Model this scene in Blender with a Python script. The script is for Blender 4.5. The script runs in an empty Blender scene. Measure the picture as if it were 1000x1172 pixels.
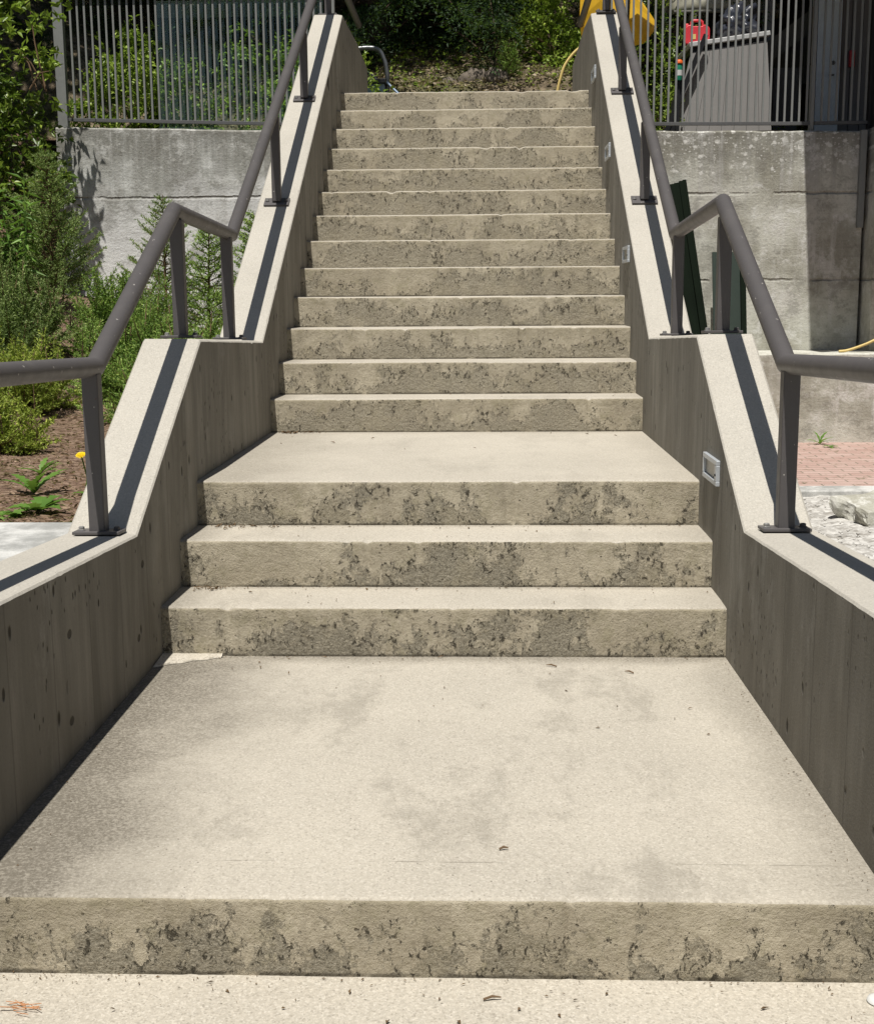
import bpy, bmesh, math, random
import numpy as np
from mathutils import Vector, Matrix, noise as mnoise

random.seed(7)
RNG = np.random.default_rng(11)
scene = bpy.context.scene
COL = scene.collection
rad = math.radians

# ------------------------------------------------------------------ camera
PIT, YAW, ROL = 0.1700, 0.035545, -0.006997
CAM = Vector((0.1174, -4.1079, 1.1973))
c_, s_ = math.cos(YAW), math.sin(YAW)
Fw = Vector((-s_ * math.cos(PIT), c_ * math.cos(PIT), -math.sin(PIT)))
Rt = Vector((c_, s_, 0.0))
Up = Rt.cross(Fw)
R2 = Rt * math.cos(ROL) + Up * math.sin(ROL)
U2 = -Rt * math.sin(ROL) + Up * math.cos(ROL)
cam = bpy.data.cameras.new('camera')
cam.sensor_fit = 'HORIZONTAL'
cam.sensor_width = 36.0
cam.lens = 36.0 * 1.45536
cam.clip_start = 0.05
cam.clip_end = 500.0
camo = bpy.data.objects.new('camera', cam)
COL.objects.link(camo)
mw = Matrix((R2, U2, -Fw)).transposed().to_4x4()
mw.translation = CAM
camo.matrix_world = mw
scene.camera = camo

# ------------------------------------------------------------------ light
SUND = Vector((0.072, 0.385, -1.0)).normalized()
world = bpy.data.worlds.new('World')
scene.world = world
world.use_nodes = True
wn = world.node_tree.nodes
wn.clear()
sky = wn.new('ShaderNodeTexSky')
sky.sky_type = 'NISHITA'
sky.sun_disc = False
sky.sun_elevation = math.asin(-SUND.z)
sky.sun_rotation = math.atan2(-SUND.x, -SUND.y)
bg = wn.new('ShaderNodeBackground')
bg.inputs['Strength'].default_value = 0.05
wo = wn.new('ShaderNodeOutputWorld')
world.node_tree.links.new(sky.outputs[0], bg.inputs[0])
world.node_tree.links.new(bg.outputs[0], wo.inputs[0])
sun = bpy.data.lights.new('sun', 'SUN')
sun.energy = 5.0
sun.angle = rad(0.5)
sun.color = (1.0, 0.965, 0.905)
suno = bpy.data.objects.new('sun', sun)
suno.rotation_euler = SUND.to_track_quat('-Z', 'Y').to_euler()
suno.location = (0, 0, 20)
COL.objects.link(suno)
scene.view_settings.view_transform = 'Standard'
scene.view_settings.look = 'None'
scene.view_settings.exposure = 0.15
scene.view_settings.gamma = 1.0

# ------------------------------------------------------------------ node helper
class N:
    def __init__(s, name):
        s.m = bpy.data.materials.new(name)
        s.m.use_nodes = True
        s.t = s.m.node_tree
        s.t.nodes.clear()
        s.tc = s.t.nodes.new('ShaderNodeTexCoord')
    def new(s, k): return s.t.nodes.new(k)
    def put(s, sock, v):
        if v is None: return
        if isinstance(v, bpy.types.NodeSocket): s.t.links.new(v, sock)
        elif isinstance(v, (tuple, list)) and len(v) == 3 and len(sock.default_value) == 4:
            sock.default_value = (*v, 1.0)
        else: sock.default_value = v
    @property
    def obj(s): return s.tc.outputs['Object']
    def shifted(s, k=37.0):
        oi = s.new('ShaderNodeObjectInfo')
        v = s.new('ShaderNodeVectorMath'); v.operation = 'MULTIPLY_ADD'
        s.put(v.inputs[0], oi.outputs['Random'])
        v.inputs[1].default_value = (k, k * .7, k * 1.3)
        s.put(v.inputs[2], s.obj)
        return v.outputs[0]
    def map(s, vec, scale=(1, 1, 1), loc=(0, 0, 0), rot=(0, 0, 0)):
        n = s.new('ShaderNodeMapping')
        n.inputs['Scale'].default_value = scale
        n.inputs['Location'].default_value = loc
        n.inputs['Rotation'].default_value = rot
        s.put(n.inputs['Vector'], vec); return n.outputs[0]
    def noise(s, vec, scale, detail=4, rough=.55, dist=0.0):
        n = s.new('ShaderNodeTexNoise')
        s.put(n.inputs['Vector'], vec)
        n.inputs['Scale'].default_value = scale
        n.inputs['Detail'].default_value = detail
        n.inputs['Roughness'].default_value = rough
        n.inputs['Distortion'].default_value = dist
        return n.outputs['Fac']
    def voro(s, vec, scale, feat='F1', out='Distance', rnd=1.0):
        n = s.new('ShaderNodeTexVoronoi'); n.feature = feat
        s.put(n.inputs['Vector'], vec)
        n.inputs['Scale'].default_value = scale
        n.inputs['Randomness'].default_value = rnd
        return n.outputs[out]
    def voro2(s, a, b, ka, kb, out='Distance'):
        c = s.new('ShaderNodeCombineXYZ')
        s.put(c.inputs[0], s.math('MULTIPLY', a, ka)); s.put(c.inputs[1], s.math('MULTIPLY', b, kb))
        n = s.new('ShaderNodeTexVoronoi'); n.voronoi_dimensions = '2D'
        s.put(n.inputs['Vector'], c.outputs[0]); n.inputs['Scale'].default_value = 1.0
        return n.outputs[out]
    def ramp(s, fac, stops, mode='LINEAR'):
        n = s.new('ShaderNodeValToRGB'); cr = n.color_ramp; cr.interpolation = mode
        while len(cr.elements) < len(stops): cr.elements.new(.5)
        for e, (p, c) in zip(cr.elements, stops):
            e.position = p
            e.color = (c, c, c, 1) if not isinstance(c, tuple) else (*c, 1)
        s.put(n.inputs[0], fac); return n.outputs[0]
    def step(s, fac, a, b):
        n = s.new('ShaderNodeMapRange'); n.interpolation_type = 'SMOOTHSTEP'
        s.put(n.inputs[0], fac)
        s.put(n.inputs[1], a); s.put(n.inputs[2], b)
        return n.outputs[0]
    def mix(s, fac, a, b, mode='MIX'):
        n = s.new('ShaderNodeMix'); n.data_type = 'RGBA'; n.blend_type = mode
        s.put(n.inputs[0], fac); s.put(n.inputs[6], a); s.put(n.inputs[7], b)
        return n.outputs[2]
    def math(s, op, a, b=None, c=None, clamp=False):
        n = s.new('ShaderNodeMath'); n.operation = op; n.use_clamp = clamp
        s.put(n.inputs[0], a); s.put(n.inputs[1], b); s.put(n.inputs[2], c)
        return n.outputs[0]
    def sep(s, vec):
        n = s.new('ShaderNodeSeparateXYZ'); s.put(n.inputs[0], vec); return n.outputs
    def near(s, vec, p, r0, r1, sc=(1, 1, 1)):
        v = s.new('ShaderNodeVectorMath'); v.operation = 'SUBTRACT'
        s.put(v.inputs[0], vec); v.inputs[1].default_value = p
        w = s.new('ShaderNodeVectorMath'); w.operation = 'MULTIPLY'
        s.put(w.inputs[0], v.outputs[0]); w.inputs[1].default_value = sc
        l = s.new('ShaderNodeVectorMath'); l.operation = 'LENGTH'
        s.put(l.inputs[0], w.outputs[0])
        return s.step(l.outputs['Value'], r1, r0)
    def bump(s, h, strength=.5, dist=.01, normal=None):
        n = s.new('ShaderNodeBump')
        n.inputs['Strength'].default_value = strength
        n.inputs['Distance'].default_value = dist
        s.put(n.inputs['Height'], h); s.put(n.inputs['Normal'], normal)
        return n.outputs[0]
    def out(s, col, rough=.85, normal=None, metal=0.0, spec=.3, trans=None):
        b = s.new('ShaderNodeBsdfPrincipled')
        s.put(b.inputs['Base Color'], col); s.put(b.inputs['Roughness'], rough)
        s.put(b.inputs['Normal'], normal)
        b.inputs['Metallic'].default_value = metal
        b.inputs['Specular IOR Level'].default_value = spec
        o = s.new('ShaderNodeOutputMaterial')
        sh = b.outputs[0]
        if trans is not None:
            t = s.new('ShaderNodeBsdfTranslucent'); s.put(t.inputs[0], trans)
            mx = s.new('ShaderNodeMixShader'); mx.inputs[0].default_value = .35
            s.put(mx.inputs[1], sh); s.put(mx.inputs[2], t.outputs[0]); sh = mx.outputs[0]
        s.t.links.new(sh, o.inputs[0]); return s.m

# ------------------------------------------------------------------ materials
def tread_mat(name, dirt=None, base=(.425, .388, .322), rough_k=1.0):
    n = N(name); v = n.shifted(); o = n.obj
    big = n.noise(v, 1.6, 5, .6)
    med = n.noise(v, 14, 5, .65)
    fine = n.noise(v, 150, 4, .7)
    sp = n.voro(v, 210)
    cell = n.sep(n.voro(v, 230, out='Color'))
    col = n.mix(n.step(big, .3, .7), tuple(x * .93 for x in base), tuple(x * 1.05 for x in base))
    col = n.mix(n.math('MULTIPLY', n.step(med, .55, .75), .12), col, tuple(x * .75 for x in base))
    col = n.mix(n.math('MULTIPLY', n.step(n.noise(v, 55, 5, .8), .54, .68), .26 * rough_k), col, (.29, .255, .20))
    col = n.mix(n.math('MULTIPLY', n.step(fine, .42, .72), .34 * rough_k), col, (.70, .64, .54))
    col = n.mix(n.math('MULTIPLY', n.step(sp, .24, .05), .42 * rough_k), col, (.21, .185, .15))
    col = n.mix(n.math('MULTIPLY', n.step(cell[0], .70, .98), .28 * rough_k), col, (.66, .62, .54))
    col = n.mix(n.math('MULTIPLY', n.step(cell[1], .76, 1.0), .34 * rough_k), col, (.20, .175, .14))
    pit = n.math('MULTIPLY', n.step(n.voro(v, 46), .12, .04), n.step(n.noise(v, 9, 2), .48, .62))
    col = n.mix(n.math('MULTIPLY', pit, .8), col, (.13, .11, .085))
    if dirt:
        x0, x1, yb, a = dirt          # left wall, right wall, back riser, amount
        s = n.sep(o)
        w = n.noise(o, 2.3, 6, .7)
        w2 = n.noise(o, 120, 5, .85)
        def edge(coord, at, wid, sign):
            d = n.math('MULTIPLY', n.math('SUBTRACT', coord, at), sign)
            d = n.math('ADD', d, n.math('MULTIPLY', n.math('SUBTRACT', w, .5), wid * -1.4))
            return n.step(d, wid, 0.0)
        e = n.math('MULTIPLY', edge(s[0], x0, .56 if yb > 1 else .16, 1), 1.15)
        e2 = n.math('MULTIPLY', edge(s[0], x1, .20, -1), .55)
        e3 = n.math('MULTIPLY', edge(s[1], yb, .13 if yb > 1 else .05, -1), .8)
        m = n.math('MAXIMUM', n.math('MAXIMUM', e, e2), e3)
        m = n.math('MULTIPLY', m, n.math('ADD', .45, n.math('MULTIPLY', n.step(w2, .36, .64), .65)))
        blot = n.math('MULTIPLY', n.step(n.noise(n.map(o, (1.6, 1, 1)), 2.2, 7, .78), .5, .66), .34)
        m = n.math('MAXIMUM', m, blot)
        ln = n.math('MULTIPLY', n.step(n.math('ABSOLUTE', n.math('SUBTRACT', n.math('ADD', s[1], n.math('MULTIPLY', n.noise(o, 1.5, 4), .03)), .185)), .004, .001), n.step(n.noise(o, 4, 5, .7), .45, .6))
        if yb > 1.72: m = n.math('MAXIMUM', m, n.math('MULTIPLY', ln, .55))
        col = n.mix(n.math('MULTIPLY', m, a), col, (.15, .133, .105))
    h = n.math('ADD', n.math('MULTIPLY', fine, .5), n.math('MULTIPLY', n.noise(v, 60, 4, .7), .8))
    h = n.math('SUBTRACT', h, n.math('MULTIPLY', pit, 1.5))
    return n.out(col, .9, n.bump(h, .55, .003 * rough_k), spec=.2)

def riser_mat(name='concrete_riser', dens=0.0, grd=.22, con=1.0):
    n = N(name); v = n.shifted(); o = n.obj
    s = n.sep(o)
    big = n.noise(n.map(v, (1.3, 1, .9)), 2.6, 2, .5)
    med = n.noise(n.map(v, (1.2, 1, .8)), 14, 10, .78, .3)
    fine = n.noise(v, 85, 4, .75)
    grad = n.math('MULTIPLY', n.math('SUBTRACT', .5, n.math('DIVIDE', s[2], .169)), grd)
    m = n.math('ADD', n.math('MULTIPLY', big, .50), n.math('MULTIPLY', med, .62))
    m = n.math('ADD', m, n.math('MULTIPLY', n.math('SUBTRACT', fine, .5), .16))
    m = n.math('ADD', n.math('ADD', m, grad), dens)
    er = n.step(m, .600, .608)                       # where the skim coat has come off
    band = n.math('MULTIPLY', n.step(m, .580, .602), n.step(m, .650, .615))
    g = n.noise(v, 150, 4, .75)
    g2 = n.noise(v, 60, 4, .7)
    skim = n.mix(n.step(n.noise(v, 5, 4, .6), .35, .7), (.36, .318, .24), (.475, .425, .325))
    skim = n.mix(n.math('MULTIPLY', n.step(g2, .48, .70), .40), skim, (.235, .20, .14))
    skim = n.mix(n.math('MULTIPLY', n.step(g, .52, .70), .40), skim, (.52, .47, .36))
    skim = n.mix(n.math('MULTIPLY', n.step(n.noise(v, 16, 5, .7), .5, .68), .45), skim, (.27, .245, .16))
    agg = n.mix(n.step(g, .38, .64), (.185, .168, .13), (.34, .308, .24))
    agg = n.mix(n.math('MULTIPLY', n.step(g2, .5, .66), .45), agg, (.17, .15, .112))
    agg = n.mix(n.math('MULTIPLY', n.step(n.noise(v, 7, 3), .5, .64), .35), agg, (.36, .315, .22))
    er2 = n.math('MULTIPLY', n.step(m, .575 if con < 1 else .597, .635 if con < 1 else .612), con)
    col = n.mix(er2, skim, agg)
    # dark broken pockets where the coat has crumbled
    cr = n.noise(n.map(v, (1, 1, .75)), 48, 5, .7, .9)
    pk = n.math('MULTIPLY', n.step(cr, .555, .60), band)
    pk2 = n.math('MULTIPLY', n.step(n.noise(v, 27, 4, .65, .7), .655, .685), n.step(m, .545, .60))
    pk3 = n.math('MULTIPLY', n.step(n.voro(v, 34), .14, .08), n.step(n.noise(v, 6, 3, .6), .5, .6))
    pk4 = n.math('MULTIPLY', n.step(n.voro(v, 110), .16, .08), n.step(n.noise(v, 9, 4, .7), .46, .58))
    pk = n.math('MAXIMUM', n.math('MAXIMUM', pk, pk2), n.math('MAXIMUM', n.math('MULTIPLY', pk3, .7), n.math('MULTIPLY', pk4, .6)))
    col = n.mix(n.math('MULTIPLY', pk, .62 + .22 * con), col, (.06, .052, .038))
    jn = n.math('MULTIPLY', n.step(n.math('SUBTRACT', s[2], n.math('MULTIPLY', n.noise(v, 12, 5, .7), .014)), .004, -.003), n.step(n.noise(v, 8, 4), .36, .5))
    col = n.mix(n.math('MULTIPLY', jn, .75), col, (.07, .06, .045))
    ver = n.noise(n.map(v, (18, 1, 1.5)), 1.0, 5, .7)
    col = n.mix(n.math('MULTIPLY', n.step(ver, .52, .68), .28), col, (.20, .175, .13))
    nb = n.math('MULTIPLY', n.step(s[2], .12, .165), n.step(n.noise(v, 11, 4), .35, .6))
    col = n.mix(n.math('MULTIPLY', nb, .35), col, (.25, .215, .14))
    h = n.math('MULTIPLY', er, -1.0)
    h = n.math('ADD', h, n.math('MULTIPLY', n.math('MULTIPLY', g2, er), 1.6))
    h = n.math('ADD', h, n.math('MULTIPLY', g, .7))
    h = n.math('ADD', h, n.math('MULTIPLY', n.noise(v, 26, 5, .7), 1.6))
    h = n.math('SUBTRACT', h, n.math('MULTIPLY', pk, 2.0))
    return n.out(col, .95, n.bump(h, 1.0, .0045), spec=.12)

def wall_mat(name, side):
    n = N(name); o = n.obj
    s = n.sep(o)
    st = n.noise(n.map(o, (3, 9, 1.3)), 1.0, 8, .70, .5)
    st2 = n.noise(n.map(o, (3, 90, 2.2)), 1.0, 4, .6)
    cl = n.noise(o, 2.6, 5, .6)
    fine = n.noise(o, 130, 3, .6)
    col = n.mix(n.step(st, .27, .78), (.18, .168, .143), (.35, .328, .283))
    col = n.mix(n.math('MULTIPLY', n.step(cl, .4, .7), .6), col, (.20, .183, .15))
    col = n.mix(n.math('MULTIPLY', n.step(st2, .58, .78), .22), col, (.38, .345, .285))
    col = n.mix(n.math('MULTIPLY', n.step(fine, .5, .8), .3), col, (.13, .115, .09))
    # section nearest the camera: darker, its edge runs from the corner down to the lowest step
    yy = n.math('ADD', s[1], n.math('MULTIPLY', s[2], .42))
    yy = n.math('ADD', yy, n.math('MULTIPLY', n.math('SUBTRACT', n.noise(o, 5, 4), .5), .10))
    near_dk = n.step(yy, -.01, -.05)
    col = n.mix(n.math('MULTIPLY', near_dk, .25), col, (.10, .086, .064))
    # damp dirt just above the treads
    # board joints
    jt = n.step(n.math('ABSOLUTE', n.math('SUBTRACT', n.math('FRACT', n.math('MULTIPLY', s[1], 3.3)), .5)), .016, .005)
    bd = n.sep(n.voro2(n.math('FLOOR', n.math('ADD', n.math('MULTIPLY', s[1], 3.3), .5)), s[0], 1.7, .001, out='Color'))[0]
    col = n.mix(n.math('MULTIPLY', bd, .28), col, (.13, .12, .10))
    sp = n.math('MULTIPLY', n.step(n.noise(n.map(o, (1, 1, .6)), 3.2, 7, .75), .54, .66), .35)
    col = n.mix(sp, col, (.36, .345, .31))
    col = n.mix(n.math('MULTIPLY', jt, .38), col, (.09, .08, .065))
    wz = n.math('ADD', s[2], n.math('MULTIPLY', n.noise(o, 30, 3), .02))
    bh = n.math('MULTIPLY', n.step(n.voro2(s[1], wz, 8, 4.0), n.math('MULTIPLY', n.noise(o, 2.7, 2), .16), .04), n.step(n.noise(o, 4.3, 2), .50, .56))
    bh2 = n.math('MULTIPLY', n.step(n.voro2(s[1], wz, 24, 12), n.math('MULTIPLY', n.noise(o, 3.7, 2), .22), .05), n.step(n.noise(o, 3.1, 2), .54, .62))
    bh = n.math('MAXIMUM', bh, bh2)
    if side < 0:
        for p in ((-.2, .36), (-.28, .14), (-.93, .33), (-.95, .10)):
            bh = n.math('MAXIMUM', bh, n.math('MULTIPLY', n.near(o, (-.967, p[0], p[1]), .010, .014, (.2, .7, 1)), .85))
    col = n.mix(n.math('MULTIPLY', bh, .9), col, (.035, .03, .022))
    h = n.math('ADD', n.math('MULTIPLY', st, .6), n.math('MULTIPLY', fine, .4))
    h = n.math('ADD', h, n.math('MULTIPLY', jt, .8))
    h = n.math('SUBTRACT', h, n.math('MULTIPLY', bh, 3.0))
    return n.out(col, .9, n.bump(h, .6, .004), spec=.2)

def backwall_mat(name, kind):
    n = N(name); o = n.obj; s = n.sep(o)
    big = n.noise(o, 1.3, 6, .65)
    st = n.noise(n.map(o, (9, 1, .8)), 1.0, 6, .7)
    hl = n.noise(n.map(o, (1.2, 1, 22)), 1.0, 5, .65)
    fine = n.noise(o, 45, 5, .7)
    col = n.mix(n.step(big, .38, .62), (.38, .378, .345), (.69, .695, .66))
    if kind == 'cool':
        lo = n.step(n.math('ADD', s[2], n.math('MULTIPLY', n.math('SUBTRACT', n.noise(o, 2.2, 6, .7), .5), 1.6)), 2.35, 1.95)
        col = n.mix(n.math('MULTIPLY', lo, .7), col, (.76, .755, .74))
    if kind == 'warm':
        col = n.mix(n.step(big, .38, .60), (.33, .318, .262), (.58, .575, .505))
        pw = n.math('MULTIPLY', n.step(n.noise(n.map(o, (1, 1, .8)), 2.4, 7, .75), .54, .62), n.step(s[2], 2.3, 1.8))
        col = n.mix(n.math('MULTIPLY', pw, .6), col, (.60, .58, .54))
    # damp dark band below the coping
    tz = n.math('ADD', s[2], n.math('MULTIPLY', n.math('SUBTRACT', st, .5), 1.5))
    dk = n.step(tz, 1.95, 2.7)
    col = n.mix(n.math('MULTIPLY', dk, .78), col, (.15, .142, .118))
    col = n.mix(n.math('MULTIPLY', n.step(st, .52, .68), .38), col, (.66, .65, .62))
    col = n.mix(n.math('MULTIPLY', n.step(hl, .56, .68), .16), col, (.24, .23, .20))
    col = n.mix(n.math('MULTIPLY', n.step(fine, .52, .74), .45), col, (.17, .16, .14))
    bl = n.noise(n.map(o, (1, 1, 1.3)), 3.6, 8, .78)
    col = n.mix(n.math('MULTIPLY', n.step(bl, .51, .62), .50), col, (.20, .19, .165))
    col = n.mix(n.math('MULTIPLY', n.step(bl, .46, .36), .50), col, (.74, .735, .70))
    # lichen spots near the top
    wx = n.math('ADD', s[0], n.math('MULTIPLY', n.noise(o, 22, 5, .8), .10))
    lv = n.math('MINIMUM', n.voro2(wx, s[2], 9, 9), n.math('MULTIPLY', n.voro2(wx, s[2], 21, 21), 1.25))
    lr = n.math('MULTIPLY', n.step(n.math('ADD', lv, n.math('MULTIPLY', n.noise(o, 60, 4, .8), .30)), .34, .26),
                n.step(n.math('ADD', s[2], n.math('MULTIPLY', n.noise(o, 5.5, 3), 1.1)), 2.80, 2.95))
    lr = n.math('MULTIPLY', lr, .62 if kind == 'warm' else .2)
    col = n.mix(lr, col, (.78, .77, .72))
    # horizontal pour joints
    jj = None
    wob = n.math('MULTIPLY', n.math('SUBTRACT', n.noise(n.map(o, (5, 1, 1)), 1.0, 6, .75), .5), .05)
    for z0 in ((2.06, 1.30) if kind == 'warm' else (2.07, 1.25)):
        d = n.math('ABSOLUTE', n.math('SUBTRACT', n.math('ADD', s[2], wob), z0))
        j = n.math('MULTIPLY', n.step(d, .016, .003), n.step(n.noise(n.map(o, (3, 1, 1)), 1.0, 3), .36, .5))
        jj = j if jj is None else n.math('MAXIMUM', jj, j)
    col = n.mix(n.math('MULTIPLY', jj, .5), col, (.11, .10, .085))
    cap = n.step(s[2], 2.655 if kind == 'warm' else 2.66, 2.69)
    h = n.math('ADD', n.math('MULTIPLY', fine, .9), n.math('MULTIPLY', hl, .35))
    h = n.math('ADD', h, n.math('MULTIPLY', n.noise(o, 6, 5, .6), .8))
    h = n.math('SUBTRACT', h, n.math('MULTIPLY', jj, 2.0))
    return n.out(col, .92, n.bump(h, .8, .008), spec=.2)

def simple(name, col, rough=.5, metal=0, spec=.4, var=.12, scale=40, bump=.15, dist=.001):
    n = N(name); o = n.obj
    f = n.noise(o, scale, 4, .6)
    g = n.noise(o, scale * .08, 4, .6)
    c = n.mix(f, tuple(x * (1 - var) for x in col), tuple(min(1, x * (1 + var)) for x in col))
    c = n.mix(n.math('MULTIPLY', n.step(g, .45, .75), var * 1.5), c, tuple(x * .6 for x in col))
    r = n.math('ADD', rough - .08, n.math('MULTIPLY', f, .16))
    return n.out(c, r, n.bump(f, bump, dist), metal, spec)

def leaf_mat(name, a, b, c=None, rough=.45, pale=.06):
    n = N(name)
    g = n.new('ShaderNodeNewGeometry')
    r = g.outputs['Random Per Island']
    col = n.ramp(r, [(0, a), (.5, b), (1 - pale, c or b), (1, tuple(min(1, x * 1.6) for x in (c or b)))])
    lf = n.noise(n.obj, 1.4, 3)
    col = n.mix(n.math('MULTIPLY', n.step(lf, .4, .65), .45), col, tuple(x * .62 for x in a))
    tr = n.mix(.5, col, (.18, .30, .03))
    return n.out(col, rough, None, spec=.35, trans=tr)

M = {}
M['tread'] = tread_mat('concrete_tread', (-.95, .93, .30, .55))
M['landing_low'] = tread_mat('concrete_landing_low', (-.95, .93, 1.73, 1.0))
M['landing_mid'] = tread_mat('concrete_landing_mid', (-.95, .93, 1.70, .45), base=(.44, .402, .335))
M['pave'] = tread_mat('concrete_pavement', None, base=(.425, .388, .322), rough_k=1.25)
M['riser'] = riser_mat('concrete_riser', .06, .16, .62)
M['riser_low'] = riser_mat('concrete_riser_low', .005, .10, .92)
M['cap'] = tread_mat('concrete_cap', None, base=(.41, .385, .335), rough_k=.7)
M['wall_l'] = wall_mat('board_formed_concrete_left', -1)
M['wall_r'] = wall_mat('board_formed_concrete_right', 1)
M['back_l'] = backwall_mat('weathered_concrete_left', 'cool')
M['back_r'] = backwall_mat('weathered_concrete_right', 'warm')
def paint_mat():
    n = N('brown_grey_paint'); o = n.obj
    f = n.noise(o, 240, 3, .6); g = n.noise(o, 5, 4, .6)
    c = n.mix(f, (.084, .078, .078), (.102, .094, .093))
    c = n.mix(n.math('MULTIPLY', n.step(g, .5, .7), .35), c, (.13, .12, .115))
    ch = n.step(n.noise(o, 55, 2, .5), .735, .75)
    c = n.mix(ch, c, (.36, .34, .31))
    rs = n.step(n.noise(o, 34, 5, .7), .70, .74)
    c = n.mix(n.math('MULTIPLY', rs, .7), c, (.10, .05, .028))
    return n.out(c, n.math('ADD', .34, n.math('MULTIPLY', n.noise(o, 18, 4, .6), .26)), n.bump(n.math('ADD', n.math('MULTIPLY', f, .5), n.noise(o, 30, 3)), .18, .0012), 0, .3)
M['paint'] = paint_mat()
M['paint_plain'] = simple('brown_grey_paint', (.092, .085, .085), .42, 0, .3, .10, 90, .12, .0006)
M['fence'] = simple('grey_fence_paint', (.21, .215, .205), .5, 0, .4)
M['fence_rail'] = simple('grey_fence_rail_paint', (.105, .105, .105), .5)
M['bolt'] = simple('galvanised_bolt', (.42, .41, .39), .4, .7)
M['alu'] = simple('pale_aluminium', (.52, .55, .58), .42, .35)
M['lens'] = simple('frosted_lens', (.30, .285, .24), .35)
M['black'] = simple('black_plastic', (.012, .012, .014), .45)
M['redpl'] = simple('red_plastic', (.62, .045, .06), .4)
M['dirtyyel'] = simple('yellow_enamel', (.85, .50, .035), .4, 0, .5, .15, 14)
M['hose'] = simple('yellow_hose_rubber', (.62, .47, .17), .55)
M['gbin'] = simple('grey_painted_board', (.26, .25, .24), .65, 0, .3, .08, 30)
M['glid'] = simple('light_grey_lid', (.48, .48, .47), .5)
M['bag'] = simple('black_bag_film', (.03, .033, .045), .28, 0, .6)
M['cream'] = simple('cream_gelcoat', (.30, .285, .22), .5)
M['door'] = simple('blue_grey_door_paint', (.72, .80, .88), .5)
M['siding'] = simple('dark_siding', (.17, .17, .18), .7)
M['darkwood'] = simple('black_brown_timber', (.018, .017, .017), .75)
M['beam'] = simple('weathered_beam', (.10, .095, .08), .8)
M['greenwood'] = simple('dark_green_stained_timber', (.005, .010, .005), .8, 0, .1, .4, 25, .4, .002)
M['greenpanel'] = simple('green_plastic_sheet', (.02, .033, .024), .5)
M['steel'] = simple('dull_steel_tube', (.16, .165, .17), .38, .6)
M['bluebin'] = simple('blue_grey_plastic', (.22, .30, .42), .45)
M['bottle'] = simple('green_glass_plastic', (.02, .20, .12), .25)
M['white'] = simple('white_plastic', (.60, .60, .58), .45)
M['orange'] = simple('orange_cap', (.75, .13, .02), .45)
M['yellowpetal'] = simple('yellow_petal', (.85, .62, .01), .6)
M['bark'] = simple('bark', (.085, .062, .045), .95, 0, .1, .4, 30, .9, .01)
M['twig'] = simple('dry_twig', (.15, .10, .06), .9, 0, .1)
M['litter'] = simple('dead_leaf', (.13, .085, .045), .85, 0, .2, .35, 60)
M['needle_dead'] = simple('rust_needles', (.42, .20, .09), .8)
M['mortar'] = tread_mat('loose_mortar', None, base=(.46, .42, .345), rough_k=1.4)
M['stone'] = simple('grey_brown_stone', (.15, .125, .10), .9, 0, .2, .3, 9, .9, .02)
M['fir'] = leaf_mat('fir_foliage', (.014, .034, .012), (.026, .06, .018), (.05, .10, .028), .6, .04)
M['juniper'] = leaf_mat('juniper_foliage', (.125, .225, .045), (.24, .38, .075), (.42, .55, .13), .6)
M['juniper_y'] = leaf_mat('yellow_juniper_foliage', (.20, .27, .04), (.34, .42, .06), (.48, .54, .10), .6)
M['juniper_b'] = leaf_mat('blue_green_conifer_foliage', (.12, .19, .055), (.23, .32, .09), (.38, .46, .17), .6)
M['laurel'] = leaf_mat('broadleaf_foliage', (.055, .105, .016), (.135, .21, .03), (.30, .38, .06), .38)
M['laurel_y'] = leaf_mat('bright_broadleaf_foliage', (.13, .21, .022), (.24, .35, .04), (.40, .50, .09), .4)
M['weed'] = leaf_mat('weed_leaf', (.09, .19, .03), (.15, .28, .05), (.22, .36, .08), .5)

def soil_mat():
    n = N('bark_mulch_soil'); o = n.obj
    a = n.noise(n.map(o, (1, 1, 1)), 34, 5, .75)
    ch = n.voro(n.map(o, (1.0, 2.2, 1)), 46, out='Color')
    b = n.noise(o, 2.5, 4)
    chips = n.sep(ch)[0]
    col = n.mix(n.step(a, .35, .66), (.10, .062, .042), (.29, .195, .14))
    col = n.mix(n.math('MULTIPLY', n.step(chips, .78, .82), .75), col, (.40, .29, .21))
    col = n.mix(n.math('MULTIPLY', n.step(chips, .12, .08), .7), col, (.04, .026, .018))
    col = n.mix(n.math('MULTIPLY', n.step(b, .45, .7), .3), col, (.16, .12, .07))
    h = n.math('ADD', a, n.math('MULTIPLY', n.voro(n.map(o, (1, 2.2, 1)), 46), .8))
    return n.out(col, .95, n.bump(h, 1.0, .015), spec=.1)
M['soil'] = soil_mat()

def hill_mat():
    n = N('dry_bank_soil'); o = n.obj
    a = n.noise(o, 9, 6, .75)
    b = n.noise(o, 1.6, 4)
    col = n.mix(n.step(a, .35, .66), (.09, .07, .045), (.34, .27, .185))
    col = n.mix(n.math('MULTIPLY', n.step(b, .45, .6), .6), col, (.055, .075, .022))
    return n.out(col, .95, n.bump(a, 1.0, .08), spec=.1)
M['hill'] = hill_mat()

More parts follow.
